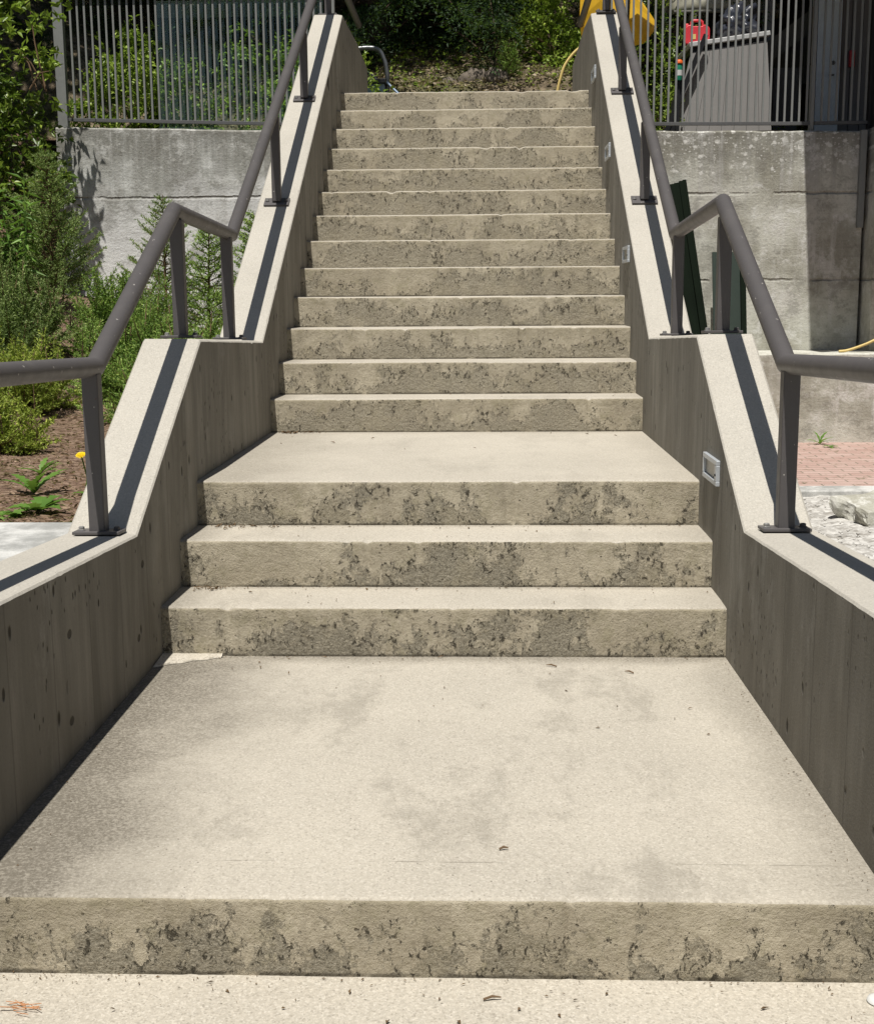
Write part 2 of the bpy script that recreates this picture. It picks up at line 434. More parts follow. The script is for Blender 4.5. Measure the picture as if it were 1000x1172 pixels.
def brick_mat():
    n = N('pink_brick_pavers'); o = n.obj
    t = n.new('ShaderNodeTexBrick')
    n.put(t.inputs['Vector'], n.map(o, (1, 1, 1), (0, 0, 0), (0, 0, rad(1.5))))
    t.inputs['Color1'].default_value = (.38, .25, .215, 1)
    t.inputs['Color2'].default_value = (.46, .335, .295, 1)
    t.inputs['Mortar'].default_value = (.20, .17, .13, 1)
    t.inputs['Scale'].default_value = 1.0
    t.inputs['Brick Width'].default_value = .21
    t.inputs['Row Height'].default_value = .105
    t.inputs['Mortar Size'].default_value = .006
    f = n.noise(o, 22, 5, .7)
    col = n.mix(n.math('MULTIPLY', n.step(f, .45, .7), .45), t.outputs['Color'], (.50, .38, .32))
    col = n.mix(n.math('MULTIPLY', n.step(n.noise(o, 13, 4, .6, .8), .62, .68), .8), col, (.10, .10, .04))
    h = n.math('SUBTRACT', n.math('MULTIPLY', f, .4), t.outputs['Fac'])
    return n.out(col, .9, n.bump(h, .7, .006), spec=.15)
M['brick'] = brick_mat()

def gravel_mat():
    n = N('pale_gravel'); o = n.obj
    v = n.voro(o, 38); c = n.sep(n.voro(o, 38, out='Color'))[0]
    w = n.noise(o, 9, 5, .7)
    col = n.mix(c, (.30, .285, .26), (.58, .565, .53))
    col = n.mix(n.math('MULTIPLY', n.step(w, .52, .64), .55), col, (.22, .20, .17))
    return n.out(col, .9, n.bump(n.math('ADD', n.math('MULTIPLY', v, -1.2), w), .7, .010), spec=.15)
M['gravel'] = gravel_mat()

def slab_mat():
    n = N('grey_path_concrete'); o = n.obj
    a = n.noise(o, 3.5, 6, .7); f = n.noise(o, 120, 3)
    col = n.mix(n.step(a, .4, .62), (.30, .30, .285), (.56, .555, .53))
    col = n.mix(n.math('MULTIPLY', n.step(f, .5, .75), .35), col, (.2, .2, .18))
    return n.out(col, .9, n.bump(n.math('ADD', a, f), .4, .004), spec=.15)
M['slab'] = slab_mat()

def glass_mat():
    n = N('hazy_glass')
    b = n.new('ShaderNodeBsdfGlossy'); b.inputs['Color'].default_value = (.9, .95, .92, 1); b.inputs['Roughness'].default_value = .03
    t = n.new('ShaderNodeBsdfTransparent'); t.inputs['Color'].default_value = (.84, .92, .88, 1)
    d = n.new('ShaderNodeBsdfDiffuse'); d.inputs['Color'].default_value = (.35, .5, .42, 1)
    fr = n.new('ShaderNodeFresnel'); fr.inputs[0].default_value = 1.5
    m1 = n.new('ShaderNodeMixShader'); m1.inputs[0].default_value = .035
    n.put(m1.inputs[1], t.outputs[0]); n.put(m1.inputs[2], d.outputs[0])
    m2 = n.new('ShaderNodeMixShader'); n.put(m2.inputs[0], fr.outputs[0])
    n.put(m2.inputs[1], m1.outputs[0]); n.put(m2.inputs[2], b.outputs[0])
    o = n.new('ShaderNodeOutputMaterial'); n.put(o.inputs[0], m2.outputs[0])
    return n.m
M['glass'] = glass_mat()

# ------------------------------------------------------------------ mesh helpers
def tag(o, label=None, cat=None, group=None, kind=None):
    if label: o['label'] = label
    if cat: o['category'] = cat
    if group: o['group'] = group
    if kind: o['kind'] = kind
    return o

def empty(name, loc=(0, 0, 0), label=None, cat=None, group=None):
    o = bpy.data.objects.new(name, None)
    o.empty_display_size = .1
    o.location = loc
    COL.objects.link(o)
    return tag(o, label, cat, group)

class MB:
    def __init__(s): s.v = []; s.f = []; s.mi = []
    def add(s, vs, fs, mi=0):
        b = len(s.v); s.v += [tuple(v) for v in vs]
        s.f += [tuple(b + i for i in f) for f in fs]; s.mi += [mi] * len(fs); return s
    def box(s, c, d, rot=None, mi=0):
        hx, hy, hz = d[0] / 2, d[1] / 2, d[2] / 2
        vs = [Vector((x, y, z)) for z in (-hz, hz) for y in (-hy, hy) for x in (-hx, hx)]
        if rot is not None: vs = [rot @ v for v in vs]
        c = Vector(c)
        return s.add([v + c for v in vs], [(0, 2, 3, 1), (4, 5, 7, 6), (0, 1, 5, 4), (2, 6, 7, 3), (0, 4, 6, 2), (1, 3, 7, 5)], mi)
    def tube(s, pts, r, n=12, cap=True, mi=0):
        pts = [Vector(p) for p in pts]; m = len(pts)
        rs = r if isinstance(r, (list, tuple)) else [r] * m
        base = len(s.v); prev = None
        for i, p in enumerate(pts):
            a = (p - pts[i - 1]).normalized() if i else None
            b = (pts[i + 1] - p).normalized() if i < m - 1 else None
            t = (a + b).normalized() if a is not None and b is not None else (a if b is None else b)
            if prev is None:
                ref = Vector((0, 0, 1)) if abs(t.z) < .9 else Vector((1, 0, 0))
                u = t.cross(ref).normalized()
            else:
                u = (prev - t * prev.dot(t)).normalized()
            prev = u; w = t.cross(u)
            k = 1.0
            if a is not None and b is not None:
                k = 1.0 / max(.5, a.dot(t))
                nrm = (b - a)
                nrm = nrm.normalized() if nrm.length > 1e-6 else None
            else: nrm = None
            for j in range(n):
                an = 2 * math.pi * j / n
                off = u * math.cos(an) + w * math.sin(an)
                if nrm is not None and k > 1.001:
                    off = off + nrm * off.dot(nrm) * (k - 1)
                s.v.append(tuple(p + off * rs[i]))
        for i in range(m - 1):
            for j in range(n):
                a0 = base + i * n + j; a1 = base + i * n + (j + 1) % n
                s.f.append((a0, a1, a1 + n, a0 + n)); s.mi.append(mi)
        if cap:
            s.f.append(tuple(base + j for j in range(n))[::-1]); s.mi.append(mi)
            s.f.append(tuple(base + (m - 1) * n + j for j in range(n))); s.mi.append(mi)
        return s
    def lathe(s, c, prof, n=20, mi=0, axis=None):
        base = len(s.v); c = Vector(c)
        q = axis.to_track_quat('Z', 'Y') if axis is not None else None
        for (r, z) in prof:
            for j in range(n):
                a = 2 * math.pi * j / n
                p = Vector((r * math.cos(a), r * math.sin(a), z))
                if q is not None: p = q @ p
                s.v.append(tuple(c + p))
        for i in range(len(prof) - 1):
            for j in range(n):
                a0 = base + i * n + j; a1 = base + i * n + (j + 1) % n
                s.f.append((a0, a1, a1 + n, a0 + n)); s.mi.append(mi)
        s.f.append(tuple(base + j for j in range(n))[::-1]); s.mi.append(mi)
        s.f.append(tuple(base + (len(prof) - 1) * n + j for j in range(n))); s.mi.append(mi)
        return s
    def build(s, name, mat, parent=None, smooth=False, bevel=0, origin=None, seg=2):
        me = bpy.data.meshes.new(name)
        vs = s.v
        if origin is not None:
            o_ = Vector(origin); vs = [tuple(Vector(v) - o_) for v in vs]
        me.from_pydata(vs, [], s.f)
        for m in (mat if isinstance(mat, (list, tuple)) else [mat]): me.materials.append(m)
        if any(s.mi): me.polygons.foreach_set('material_index', s.mi)
        bm = bmesh.new(); bm.from_mesh(me)
        bmesh.ops.recalc_face_normals(bm, faces=bm.faces)
        bm.to_mesh(me); bm.free()
        if smooth: me.polygons.foreach_set('use_smooth', [True] * len(me.polygons))
        me.update()
        o = bpy.data.objects.new(name, me)
        COL.objects.link(o)
        if parent is not None: o.parent = parent
        if origin is not None: o.location = origin
        if bevel:
            b = o.modifiers.new('bevel', 'BEVEL'); b.width = bevel; b.segments = seg; b.limit_method = 'ANGLE'
            b.angle_limit = rad(35)
            if not smooth: me.polygons.foreach_set('use_smooth', [True] * len(me.polygons))
            b.harden_normals = True
        if smooth == 'auto' or (smooth and not bevel):
            try: me.set_sharp_from_angle(angle=rad(50))
            except Exception: pass
        return o

def npmesh(name, V, Fq, mat, parent=None, smooth=False):
    """V (n,3); Fq (m,k) all faces with k corners"""
    me = bpy.data.meshes.new(name)
    V = np.asarray(V, np.float32); Fq = np.asarray(Fq, np.int32)
    me.vertices.add(len(V)); me.vertices.foreach_set('co', V.ravel())
    k = Fq.shape[1]
    me.loops.add(Fq.size); me.loops.foreach_set('vertex_index', Fq.ravel())
    me.polygons.add(len(Fq))
    me.polygons.foreach_set('loop_start', np.arange(0, Fq.size, k, dtype=np.int32))
    me.materials.append(mat)
    me.update(calc_edges=True)
    me.validate()
    if smooth: me.polygons.foreach_set('use_smooth', [True] * len(me.polygons))
    o = bpy.data.objects.new(name, me); COL.objects.link(o)
    if parent is not None: o.parent = parent
    return o

def local(parent, p):   # world point to a parent's frame (parents are unrotated)
    return Vector(p) - parent.location

# ------------------------------------------------------------------ stairs
r = 0.1691; t = 0.30
L1, L2 = 1.7295, 1.7067
XL, XR = -1.00, .955          # steps run a little into the walls
steps = []                     # y front, z top, depth
steps.append((0.0, r, t)); steps.append((t, 2 * r, t)); steps.append((2 * t, 3 * r, L2))
for i in range(13): steps.append((2 * t + L2 + i * t, (4 + i) * r, t))

stairs = empty('concrete_stairs', (0, 0, 0), 'weathered straight concrete stairs with eroded risers and two landings between the side walls', 'stairs')

def make_step(y0, ztop, depth, name, mats, below=.06, x0=XL, x1=XR, dx=.02, rad_=.012, hgt=r, wob=.0026, back=.03):
    """profile swept along X with a worn, slightly uneven nosing"""
    loc = Vector((0, y0, ztop - hgt))
    xs = np.arange(x0, x1 + dx * .5, dx)
    prof = [(0, -below)]
    for k in range(0, 9): prof.append((0.0, hgt * k / 8 * (1 - rad_ / hgt)))
    for k in range(1, 5):
        a = k / 5 * math.pi / 2
        prof.append((rad_ * (1 - math.cos(a)), hgt - rad_ * (1 - math.sin(a))))
    prof.append((rad_, hgt))
    nn = max(2, int(depth / .05))
    for k in range(1, nn + 1): prof.append((rad_ + (depth + back - rad_) * k / nn, hgt))
    V = []; np_ = len(prof)
    sd = random.random() * 50
    for x in xs:
        w = mnoise.noise(Vector((x * 9, sd, 0))) * wob + mnoise.noise(Vector((x * 33, sd, 5))) * wob * .8
        sag = mnoise.noise(Vector((x * 1.1, sd, 9))) * wob * 1.4
        chip = max(0, mnoise.noise(Vector((x * 22, sd, 3))) - .36) * .035 + max(0, mnoise.noise(Vector((x * 60, sd, 8))) - .3) * .006
        for i, (a, b) in enumerate(prof):
            if i == 0: V.append((x, a, b)); continue
            f = 1.0 if i <= 14 else max(0, 1 - (i - 14) * .5)
            n2 = mnoise.noise(Vector((x * 14, b * 14 + a * 14, sd))) * .0016
            V.append((x, a + (w + chip + n2) * (1 if i <= 14 else 0) * min(1, .35 + b / hgt), b + (sag - chip * .8) * f * (1 if i > 8 else 0)))
    F = []; MI = []
    for i in range(len(xs) - 1):
        for j in range(np_ - 1):
            a = i * np_ + j
            F.append((a, a + np_, a + np_ + 1, a + 1)); MI.append(1 if j >= 11 else 0)
    me = bpy.data.meshes.new(name)
    me.from_pydata(V, [], F)
    for m in mats: me.materials.append(m)
    me.polygons.foreach_set('material_index', MI)
    me.polygons.foreach_set('use_smooth', [True] * len(F))
    me.update()
    o = bpy.data.objects.new(name, me); COL.objects.link(o)
    o.location = loc; o.parent = stairs
    return o

make_step(-L1, 0.0, L1, 'landing', [M['riser_low'], M['landing_low']], x0=-1.02, x1=.985, dx=.008)
for i, (y0, z, d) in enumerate(steps):
    if i == 2: make_step(y0, z, d, 'landing', [M['riser_low'], M['landing_mid']], dx=.01)
    elif i == len(steps) - 1: make_step(y0, z, 3.6, 'landing', [M['riser'], M['tread']], x1=.95)
    else: make_step(y0, z, d, 'step', [M['riser_low'] if i < 2 else M['riser'], M['tread']], dx=.01 if i < 5 else .02)

# loose mortar in the corner of the low landing
mb = MB(); pts = []
for k in range(15):
    a = k / 14
    pts.append((-.955 + a * .20 , -.03 - (.11 * (1 - a) ** 1.3) - .006 * math.sin(k * 1.3)))
for k, (x, y) in enumerate(pts):
    mb.v.append((x, y, .0015)); mb.v.append((x + .004, y + .006, .006 + .002 * random.random())); mb.v.append((x, .01, .010))
for k in range(len(pts) - 1):
    a = k * 3
    mb.f += [(a, a + 3, a + 4, a + 1), (a + 1, a + 4, a + 5, a + 2)]; mb.mi += [0, 0]
mb.build('mortar_patch', M['mortar'], stairs, smooth=True)

# ------------------------------------------------------------------ side walls
def side_wall(sgn, prof, xi_fn, thick, mats, label):
    V = []; F = []; MI = []
    # densify the top profile
    P = [prof[0]]
    for a, b in zip(prof[:-1], prof[1:]):
        n = max(1, int(math.dist(a, b) / .025))
        for k in range(1, n + 1): P.append((a[0] + (b[0] - a[0]) * k / n, a[1] + (b[1] - a[1]) * k / n))
    zb = -.75
    ch = .030
    rows = []
    for (y, z) in P:
        xi = xi_fn(y)
        j = mnoise.noise(Vector((y * 7, sgn * 5, 0))) * .0022
        j2 = mnoise.noise(Vector((y * 16, sgn * 9, 4))) * .0018
        cp = max(0, mnoise.noise(Vector((y * 21, sgn * 3, 2))) - .38) * .03
        rows.append([(xi, y, zb), (xi, y, z - .011 + j2 - cp), (xi + sgn * .005 + sgn * cp, y, z - .005 + j2), (xi + sgn * (ch + j), y, z - .0008), (xi + sgn * (ch + .005 + j), y, z + .0006),
                     (xi + sgn * (thick - .008), y, z + .001), (xi + sgn * thick, y, z - .008), (xi + sgn * thick, y, zb)])
    n = 8
    for rw in rows: V += rw
    for i in range(len(rows) - 1):
        for j in range(n - 1):
            a = i * n + j
            F.append((a, a + 1, a + n + 1, a + n)); MI.append(0 if j in (0, 6) else 1)
    F.append(tuple(range(n))); MI.append(0)
    F.append(tuple((len(rows) - 1) * n + k for k in range(n))); MI.append(0)
    m = MB(); m.v = V; m.f = F; m.mi = MI
    o = m.build('side_wall', mats)
    me = o.data
    me.polygons.foreach_set('use_smooth', [True] * len(me.polygons))
    me.set_sharp_from_angle(angle=rad(14))
    return tag(o, label, 'wall')

profL = [(-5.2, .735), (-1.42, .531), (-.245, .468), (.76, 1.034), (2.14, .977), (6.12, 3.315), (7.3, 3.33), (8.28, 3.285)]
profR = [(-5.2, .745), (-1.53, .538), (-.215, .474), (.75, 1.04), (2.13, .985), (5.80, 3.235), (6.4, 3.26), (7.69, 3.19)]
fxL = lambda y: -.956 + .011 * min(1, max(0, y / 6))
fxR = lambda y: .926 + (.006 * min(1, max(0, -y)) if y < 0 else 0)
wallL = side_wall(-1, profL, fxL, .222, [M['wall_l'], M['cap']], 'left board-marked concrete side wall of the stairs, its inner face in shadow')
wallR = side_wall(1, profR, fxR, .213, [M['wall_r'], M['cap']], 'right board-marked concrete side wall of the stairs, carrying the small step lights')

# step lights on the right wall
def step_light(y, z, label):
    e = empty('step_light', (.926, y, z), label, 'light', 'step lights in the right wall')
    w, h, d = .265, .088, .014
    m = MB(); b = .017
    x = -d / 2
    m.box((x, 0, h / 2 - b / 2), (d, w, b)); m.box((x, 0, -h / 2 + b / 2), (d, w, b))
    m.box((x, -w / 2 + b * .9, 0), (d, b * 1.8, h - 2 * b)); m.box((x, w / 2 - b / 2, 0), (d, b, h - 2 * b))
    m.build('frame', M['alu'], e, bevel=.002)
    m = MB(); m.box((-.002, b * .4, 0), (.004, w - 2.8 * b, h - 2 * b), Matrix.Rotation(0.0, 3, 'Y'))
    m.build('lens', M['lens'], e)
    m = MB(); m.lathe((-d - .0005, -w / 2 + b * .8, -.006), [(.0045, 0), (.0045, .002), (.002, .003)], 10, 0, Vector((-1, 0, 0)))
    m.build('screw', M['black'], e)
for (y, z, lb) in ((.33, .588, 'pale aluminium step light lowest on the right wall, beside the middle landing'),
                   (3.12, 1.405, 'pale aluminium step light second from the bottom on the right wall'),
                   (4.27, 2.078, 'pale aluminium step light third from the bottom, high on the right wall'),
                   (5.40, 2.735, 'pale aluminium step light topmost on the right wall, by the top step')):
    step_light(y, z, lb)

# ------------------------------------------------------------------ handrails
def capz(prof, y):
    return float(np.interp(y, [p[0] for p in prof], [p[1] for p in prof]))
def handrail(x, prof, pts, posts, label, yend):
    e = empty('handrail', (x, -.2, capz(prof, -.2)), label, 'handrail', 'metal handrails on the side walls')
    m = MB(); m.tube([local(e, (x + dx_, y, z)) for (dx_, y, z) in pts], .0305, 24)
    m.build('rail', M['paint'], e, smooth=True)
    for (y, zt) in posts:
        z0 = capz(prof, y)
        m = MB(); b = local(e, (x, y, 0)).y
        zb = z0 - e.location.z; ztt = zt - e.location.z - .022
        m.box((0, b, (zb + .012 + ztt) / 2), (.050, .050, ztt - zb - .012))
        p = m.build('post', M['paint'], e, bevel=.005)
        # base plate follows the cap's slope
        sl = (capz(prof, y + .04) - capz(prof, y - .04)) / .08
        if y < -.2: sl = -.05
        if abs(y - .85) < .12: sl = -.04
        R = Matrix.Rotation(math.atan(sl), 3, 'X')
        m = MB(); m.box((0, b, zb + .010), (.145, .085, .010), R)
        m.build('base_plate', M['paint'], p, bevel=.002)
        for sx in (-.055, .055):
            m = MB(); m.lathe((sx, b, zb + .014 ), [(.013, 0), (.013, .003), (.0095, .004), (.0095, .011), (.006, .013)], 8)
            m.build('bolt', M['bolt'] if sx < 0 else M['paint'], p)
    return e
ptsL = [(0, -5.2, 1.14), (0, -.245, .985), (0, .86, 1.520), (0, 2.0, 1.478), (0, 6.27, 3.80), (0, 8.75, 3.76)]
ptsR = [(0, -5.2, 1.16), (0, -.22, .982), (0, .90, 1.535), (0, 2.1, 1.472), (0, 5.95, 3.75), (.02, 8.55, 3.70)]
handrail(-1.062, profL, ptsL, [(-.285, .990), (.90, 1.51), (1.87, 1.485), (3.40, 2.22), (4.70, 2.93), (6.18, 3.74)],
         'brown-grey metal handrail on the left side wall', 8.7)
handrail(1.037, profR, ptsR, [(-.275, .988), (.84, 1.50), (1.99, 1.480), (3.30, 2.16), (4.58, 2.92), (5.80, 3.63)],
         'brown-grey metal handrail on the right side wall', 8.5)

# ------------------------------------------------------------------ ground pieces
def sheet(name, x0, x1, y0, y1, zf, mat, dx=.25, kind='structure'):
    nx = max(2, int((x1 - x0) / dx) + 1); ny = max(2, int((y1 - y0) / dx) + 1)
    X, Y = np.meshgrid(np.linspace(x0, x1, nx), np.linspace(y0, y1, ny))
    Z = np.array([[zf(a, b) for a, b in zip(ra, rb)] for ra, rb in zip(X, Y)])
    V = np.c_[X.ravel(), Y.ravel(), Z.ravel()]
    i = np.arange(nx - 1)[None, :] + nx * np.arange(ny - 1)[:, None]; i = i.ravel()
    o = npmesh(name, V, np.c_[i, i + 1, i + nx + 1, i + nx], mat, smooth=True)
    if kind: o['kind'] = kind
    return o
def nz(x, y, s, seed=0): return mnoise.noise(Vector((x * s, y * s, seed)))
def sm(a, b, x):
    k = min(1, max(0, (x - a) / (b - a))); return k * k * (3 - 2 * k)

sheet('pavement', -9, 9, -12, -L1 + .1, lambda x, y: -r - .001 + nz(x, y, 4) * .002, M['pave'], .2)
sheet('ground', -120, 120, -120, 120, lambda x, y: -.80, M['soil'], 20)
# raised path left of the left wall
m = MB(); m.box((-6.18, -2.6, .30), (10.0, 5.3, .30))
pth = m.build('path', M['slab'], bevel=.006); pth['kind'] = 'structure'

def soilz(x, y):
    z = .435 + .02 * nz(x, y, 3, 2) + .008 * nz(x, y, 14, 5)
    back = sm(1.8, 7.0, y)
    left = sm(-2.0, -3.6, x)
    z += .22 * back + .55 * back * left
    z += sm(-3.6, -5.2, x) * sm(3.5, 8.0, y) * 1.0
    k = sm(-3.68, -3.95, x) * sm(6.3, 7.9, y)
    z += (2.68 - z) * k
    return z
sheet('soil_bed', -14, -1.165, .055, 8.4, soilz, M['soil'], .06)

def hillz(x, y):
    z = 2.60 + .05 * nz(x, y, 1.1, 3)
    z += .66 * sm(8.95, 9.55, y) * sm(1.9, 1.4, x) + max(0, y - 9.4) * .42 + max(0, y - 11.2) * .5
    z += (.16 * nz(x, y, .9, 8) + .07 * nz(x, y, 3.4, 6) + .03 * nz(x, y, 9, 1)) * sm(9.0, 9.9, y)
    z += sm(-2.5, -7, x) * .9 * sm(8, 10, y)
    return z
sheet('hillside', -16, 16, 7.82, 26, hillz, M['hill'], .16)

# ------------------------------------------------------------------ back walls
def back_wall(name, x0, x1, y, ztop0, ztop1, mat, label, zb=-.4, th=.25):
    xs = np.linspace(x0, x1, int((x1 - x0) / .06) + 1)
    V = []; F = []
    for x in xs:
        k = (x - x0) / (x1 - x0)
        zt = ztop0 + (ztop1 - ztop0) * k + mnoise.noise(Vector((x * 5, y, 0))) * .006 + mnoise.noise(Vector((x * 19, y, 3))) * .005
        j = mnoise.noise(Vector((x * 2, y, 7))) * .006
        V += [(x, y + j, zb), (x, y + j, zt - .014), (x, y + j + .014, zt), (x, y + th, zt), (x, y + th, zb)]
    for i in range(len(xs) - 1):
        for q in range(4): a = i * 5 + q; F.append((a, a + 1, a + 6, a + 5))
    F.append((0, 1, 2, 3, 4)); b = (len(xs) - 1) * 5; F.append((b, b + 1, b + 2, b + 3, b + 4))
    m = MB(); m.v = V; m.f = F; m.mi = [0] * len(F)
    return tag(m.build(name, mat), label, 'wall')
back_wall('retaining_wall', -3.70, -1.17, 7.6, 2.70, 2.632, M['back_l'], 'grey stained concrete retaining wall under the left fence, leaf shadows at its left end')
back_wall('retaining_wall', 1.145, 3.50, 7.6, 2.612, 2.585, M['back_r'], 'stained concrete retaining wall under the right fence, spotted with pale lichen')
back_wall('ledge_wall', 1.145, 8.0, 7.0, .672, .672, M['back_r'], 'low concrete ledge wall at the foot of the right retaining wall, above the brick paving', th=.59)
back_wall('pilaster', 3.53, 8.0, 7.30, 2.60, 2.60, M['back_r'], 'shaded concrete pilaster at the right edge beside the retaining wall', th=.5, zb=.66)

# right-hand lower ground
m = MB(); m.box((5.1, 5.74, -.25), (7.9, 2.56, .30)); o = m.build('brick_paving', M['brick'], bevel=.004); o['kind'] = 'structure'
m = MB(); m.box((5.1, 4.345, -.245), (7.9, .22, .30)); o = m.build('kerb', M['slab'], bevel=.012); o['kind'] = 'structure'
sheet('gravel', 1.14, 9.0, -5.2, 4.235, lambda x, y: -.14 + .03 * nz(x, y, 2.2, 1) + .022 * nz(x, y, 9, 2) + .012 * nz(x, y, 24, 4), M['gravel'], .05)
# gravel stones lying on top
def stones(n, xr_, yr_, z, s0, s1, name, mat, label):
    V = []; F = []
    base = np.array([(1, 0, 0), (-1, 0, 0), (0, 1, 0), (0, -1, 0), (0, 0, 1), (0, 0, -1)], float)
    fs = np.array([(0, 2, 4), (2, 1, 4), (1, 3, 4), (3, 0, 4), (2, 0, 5), (1, 2, 5), (3, 1, 5), (0, 3, 5)])
    for k in range(n):
        q = base * RNG.uniform(s0, s1) * RNG.uniform(.6, 1.3, (6, 1)) * np.array([1, 1, .7])
        a = RNG.uniform(0, 6.28); R = np.array([[math.cos(a), -math.sin(a), 0], [math.sin(a), math.cos(a), 0], [0, 0, 1]])
        q = q @ R.T
        x = RNG.uniform(*xr_); y = RNG.uniform(*yr_)
        zz = z(x, y) if callable(z) else z
        F.append(fs + len(V) * 6); V.append(q + np.array([x, y, zz]))
    o = npmesh(name, np.vstack(V), np.vstack(F), mat)
    tag(o, label, None, None, 'stuff'); o['category'] = 'gravel'
    return o
stones(600, (1.2, 3.2), (-.2, 4.1), -.115, .005, .016, 'loose_gravel', M['gravel'], 'loose pale stones scattered on the gravel right of the stairs')

# ------------------------------------------------------------------ fences
def fence(x0, x1, y, z0, z1, label, posts, pitch=.064, slope=0.0, top=3.815):
    e = empty('metal_fence', (x0, y, z0), label, 'fence', 'metal fences on the retaining walls')
    nb = int((x1 - x0) / pitch)
    for k in range(nb):
        x = .03 + pitch * (k + .5)
        zz = slope * x
        m = MB(); m.box((x, 0, (top - z0 + zz) / 2 + .0), (.017, .017, top - z0 - zz - .002))
        m.build('baluster', M['fence'], e)
    m = MB(); L = x1 - x0
    R = Matrix.Rotation(-math.atan(slope), 3, 'Y')
    m.box((L / 2, 0, slope * L / 2 - .012), (L, .032, .028), R)
    m.build('bottom_rail', M['fence_rail'], e, bevel=.002)
    m = MB(); m.box((L / 2, 0, top - z0 + .022), (L + .05, .075, .044))
    m.build('top_rail', M['fence_rail'], e, bevel=.003)
    for (px, pw, zb, mat) in posts:
        m = MB(); m.box((px - x0, 0, (top + zb) / 2 - z0 - .002), (pw, .07, top - zb - .006))
        m.build('post', mat, e, bevel=.003)
    return e
fence(-3.60, -1.20, 7.68, 2.782, 2.7, 'grey metal baluster fence on the left retaining wall, with a hazy glass panel behind it', [(-3.645, .088, 2.69, M['fence']), (-1.21, .07, 3.32, M['fence'])], slope=-.030)
fence(1.20, 3.03, 7.68, 2.690, 2.7, 'grey metal baluster fence on the sunny part of the right retaining wall', [(3.035, .03, 2.60, M['fence'])], slope=-.008)
fence(3.06, 3.54, 7.68, 2.678, 2.7, 'short dark fence section in the shade before the blue-grey door', [(3.55, .05, 2.60, M['darkwood'])], slope=0, pitch=.0635)
m = MB(); m.box((-2.05, 7.80, 3.20), (1.52, .010, 1.20)); tag(m.build('glass_panel', M['glass']), 'hazy greenish glass panel standing behind the left fence', 'panel')

# ------------------------------------------------------------------ buildings and clutter at right
b = empty('house', (2.7, 9.6, 2.6), 'dark shaded house corner with a blue-grey door behind the right fence', 'building')
def L(p): return local(b, p)
m = MB(); m.box(L((4.9, 10.5, 3.7)), (4.6, .2, 2.6)); m.build('back_wall', M['darkwood'], b)
m = MB()
for k in range(26): m.box(L((3.735 + .11 * k + .05, 9.46, 3.7)), (.104, .03, 2.3))
m.build('siding', M['siding'], b, bevel=.003)
d_ = MB(); d_.box(L((3.605, 9.40, 3.60)), (.235, .04, 2.1)); dr = d_.build('door', M['door'], b, bevel=.004)
m = MB(); m.tube([L((3.650, 9.37, 3.34)), L((3.650, 9.345, 3.34)), L((3.605, 9.345, 3.335))], .008, 8)
m.build('handle', M['steel'], dr, smooth=True)
m = MB(); m.lathe(L((3.650, 9.375, 3.46)), [(.02, 0), (.02, .012), (.012, .014)], 12, 0, Vector((0, -1, 0))); m.build('lock', M['steel'], dr, smooth=True)
m = MB(); m.box(L((3.46, 9.41, 3.65)), (.045, .06, 2.2)); m.build('door_frame', M['alu'], b, bevel=.003)
m = MB(); m.box(L((3.415, 9.38, 3.72)), (.05, .05, .55)); m.build('wall_box', M['beam'], b, bevel=.003)
m = MB(); m.box(L((3.10, 9.9, 3.60)), (.10, .10, 2.0)); m.box(L((3.30, 9.9, 3.05)), (.26, .05, .9)); m.build('post', M['siding'], b)
m = MB(); m.box(L((3.12, 9.6, 3.66)), (1.35, .06, .18), Matrix.Rotation(-rad(36), 3, 'Y')); m.build('brace', M['beam'], b)
m = MB()
for k in range(9): m.box(L((2.55 + .12 * k + .05, 10.1, 3.62 + .0)), (.112, .03, .50))
m.build('gable_boards', M['beam'], b)
m = MB(); m.box(L((5.97, 8.6, 4.55)), (6.30, 5.6, .22)); m.build('roof', M['darkwood'], b)
m = MB(); m.box(L((6.05, 10.9, 3.6)), (6.0, .2, 3.0)); m.build('rear_wall', M['darkwood'], b)
m = MB(); m.box(L((3.70, 7.60, 3.50)), (.30, .26, 1.85)); m.build('corner_post', M['darkwood'], b)
m = MB(); m.box(L((4.75, 3.0, 3.4)), (.25, 8.2, 7.0)); m.build('sky_block_wall', M['siding'], b)  # unseen wall added to block sky light from the right
# ceiling of the porch lies at 4.44; downpipe on the pilaster
m = MB(); m.box((3.47, 7.565, 2.17), (.055, .05, .84)); tag(m.build('downpipe', M['fence'], bevel=.006), 'grey square downpipe ending halfway down the shaded wall at the right', 'downpipe')
m = MB(); m.box((3.48, 9.40, 3.50), (.05, .05, .16)); m.v = [(v[0] + .36, v[1], v[2]) for v in m.v]
o = tag(m.build('fire_alarm', M['redpl'], bevel=.006), 'small red box on the shaded siding right of the door', 'box')

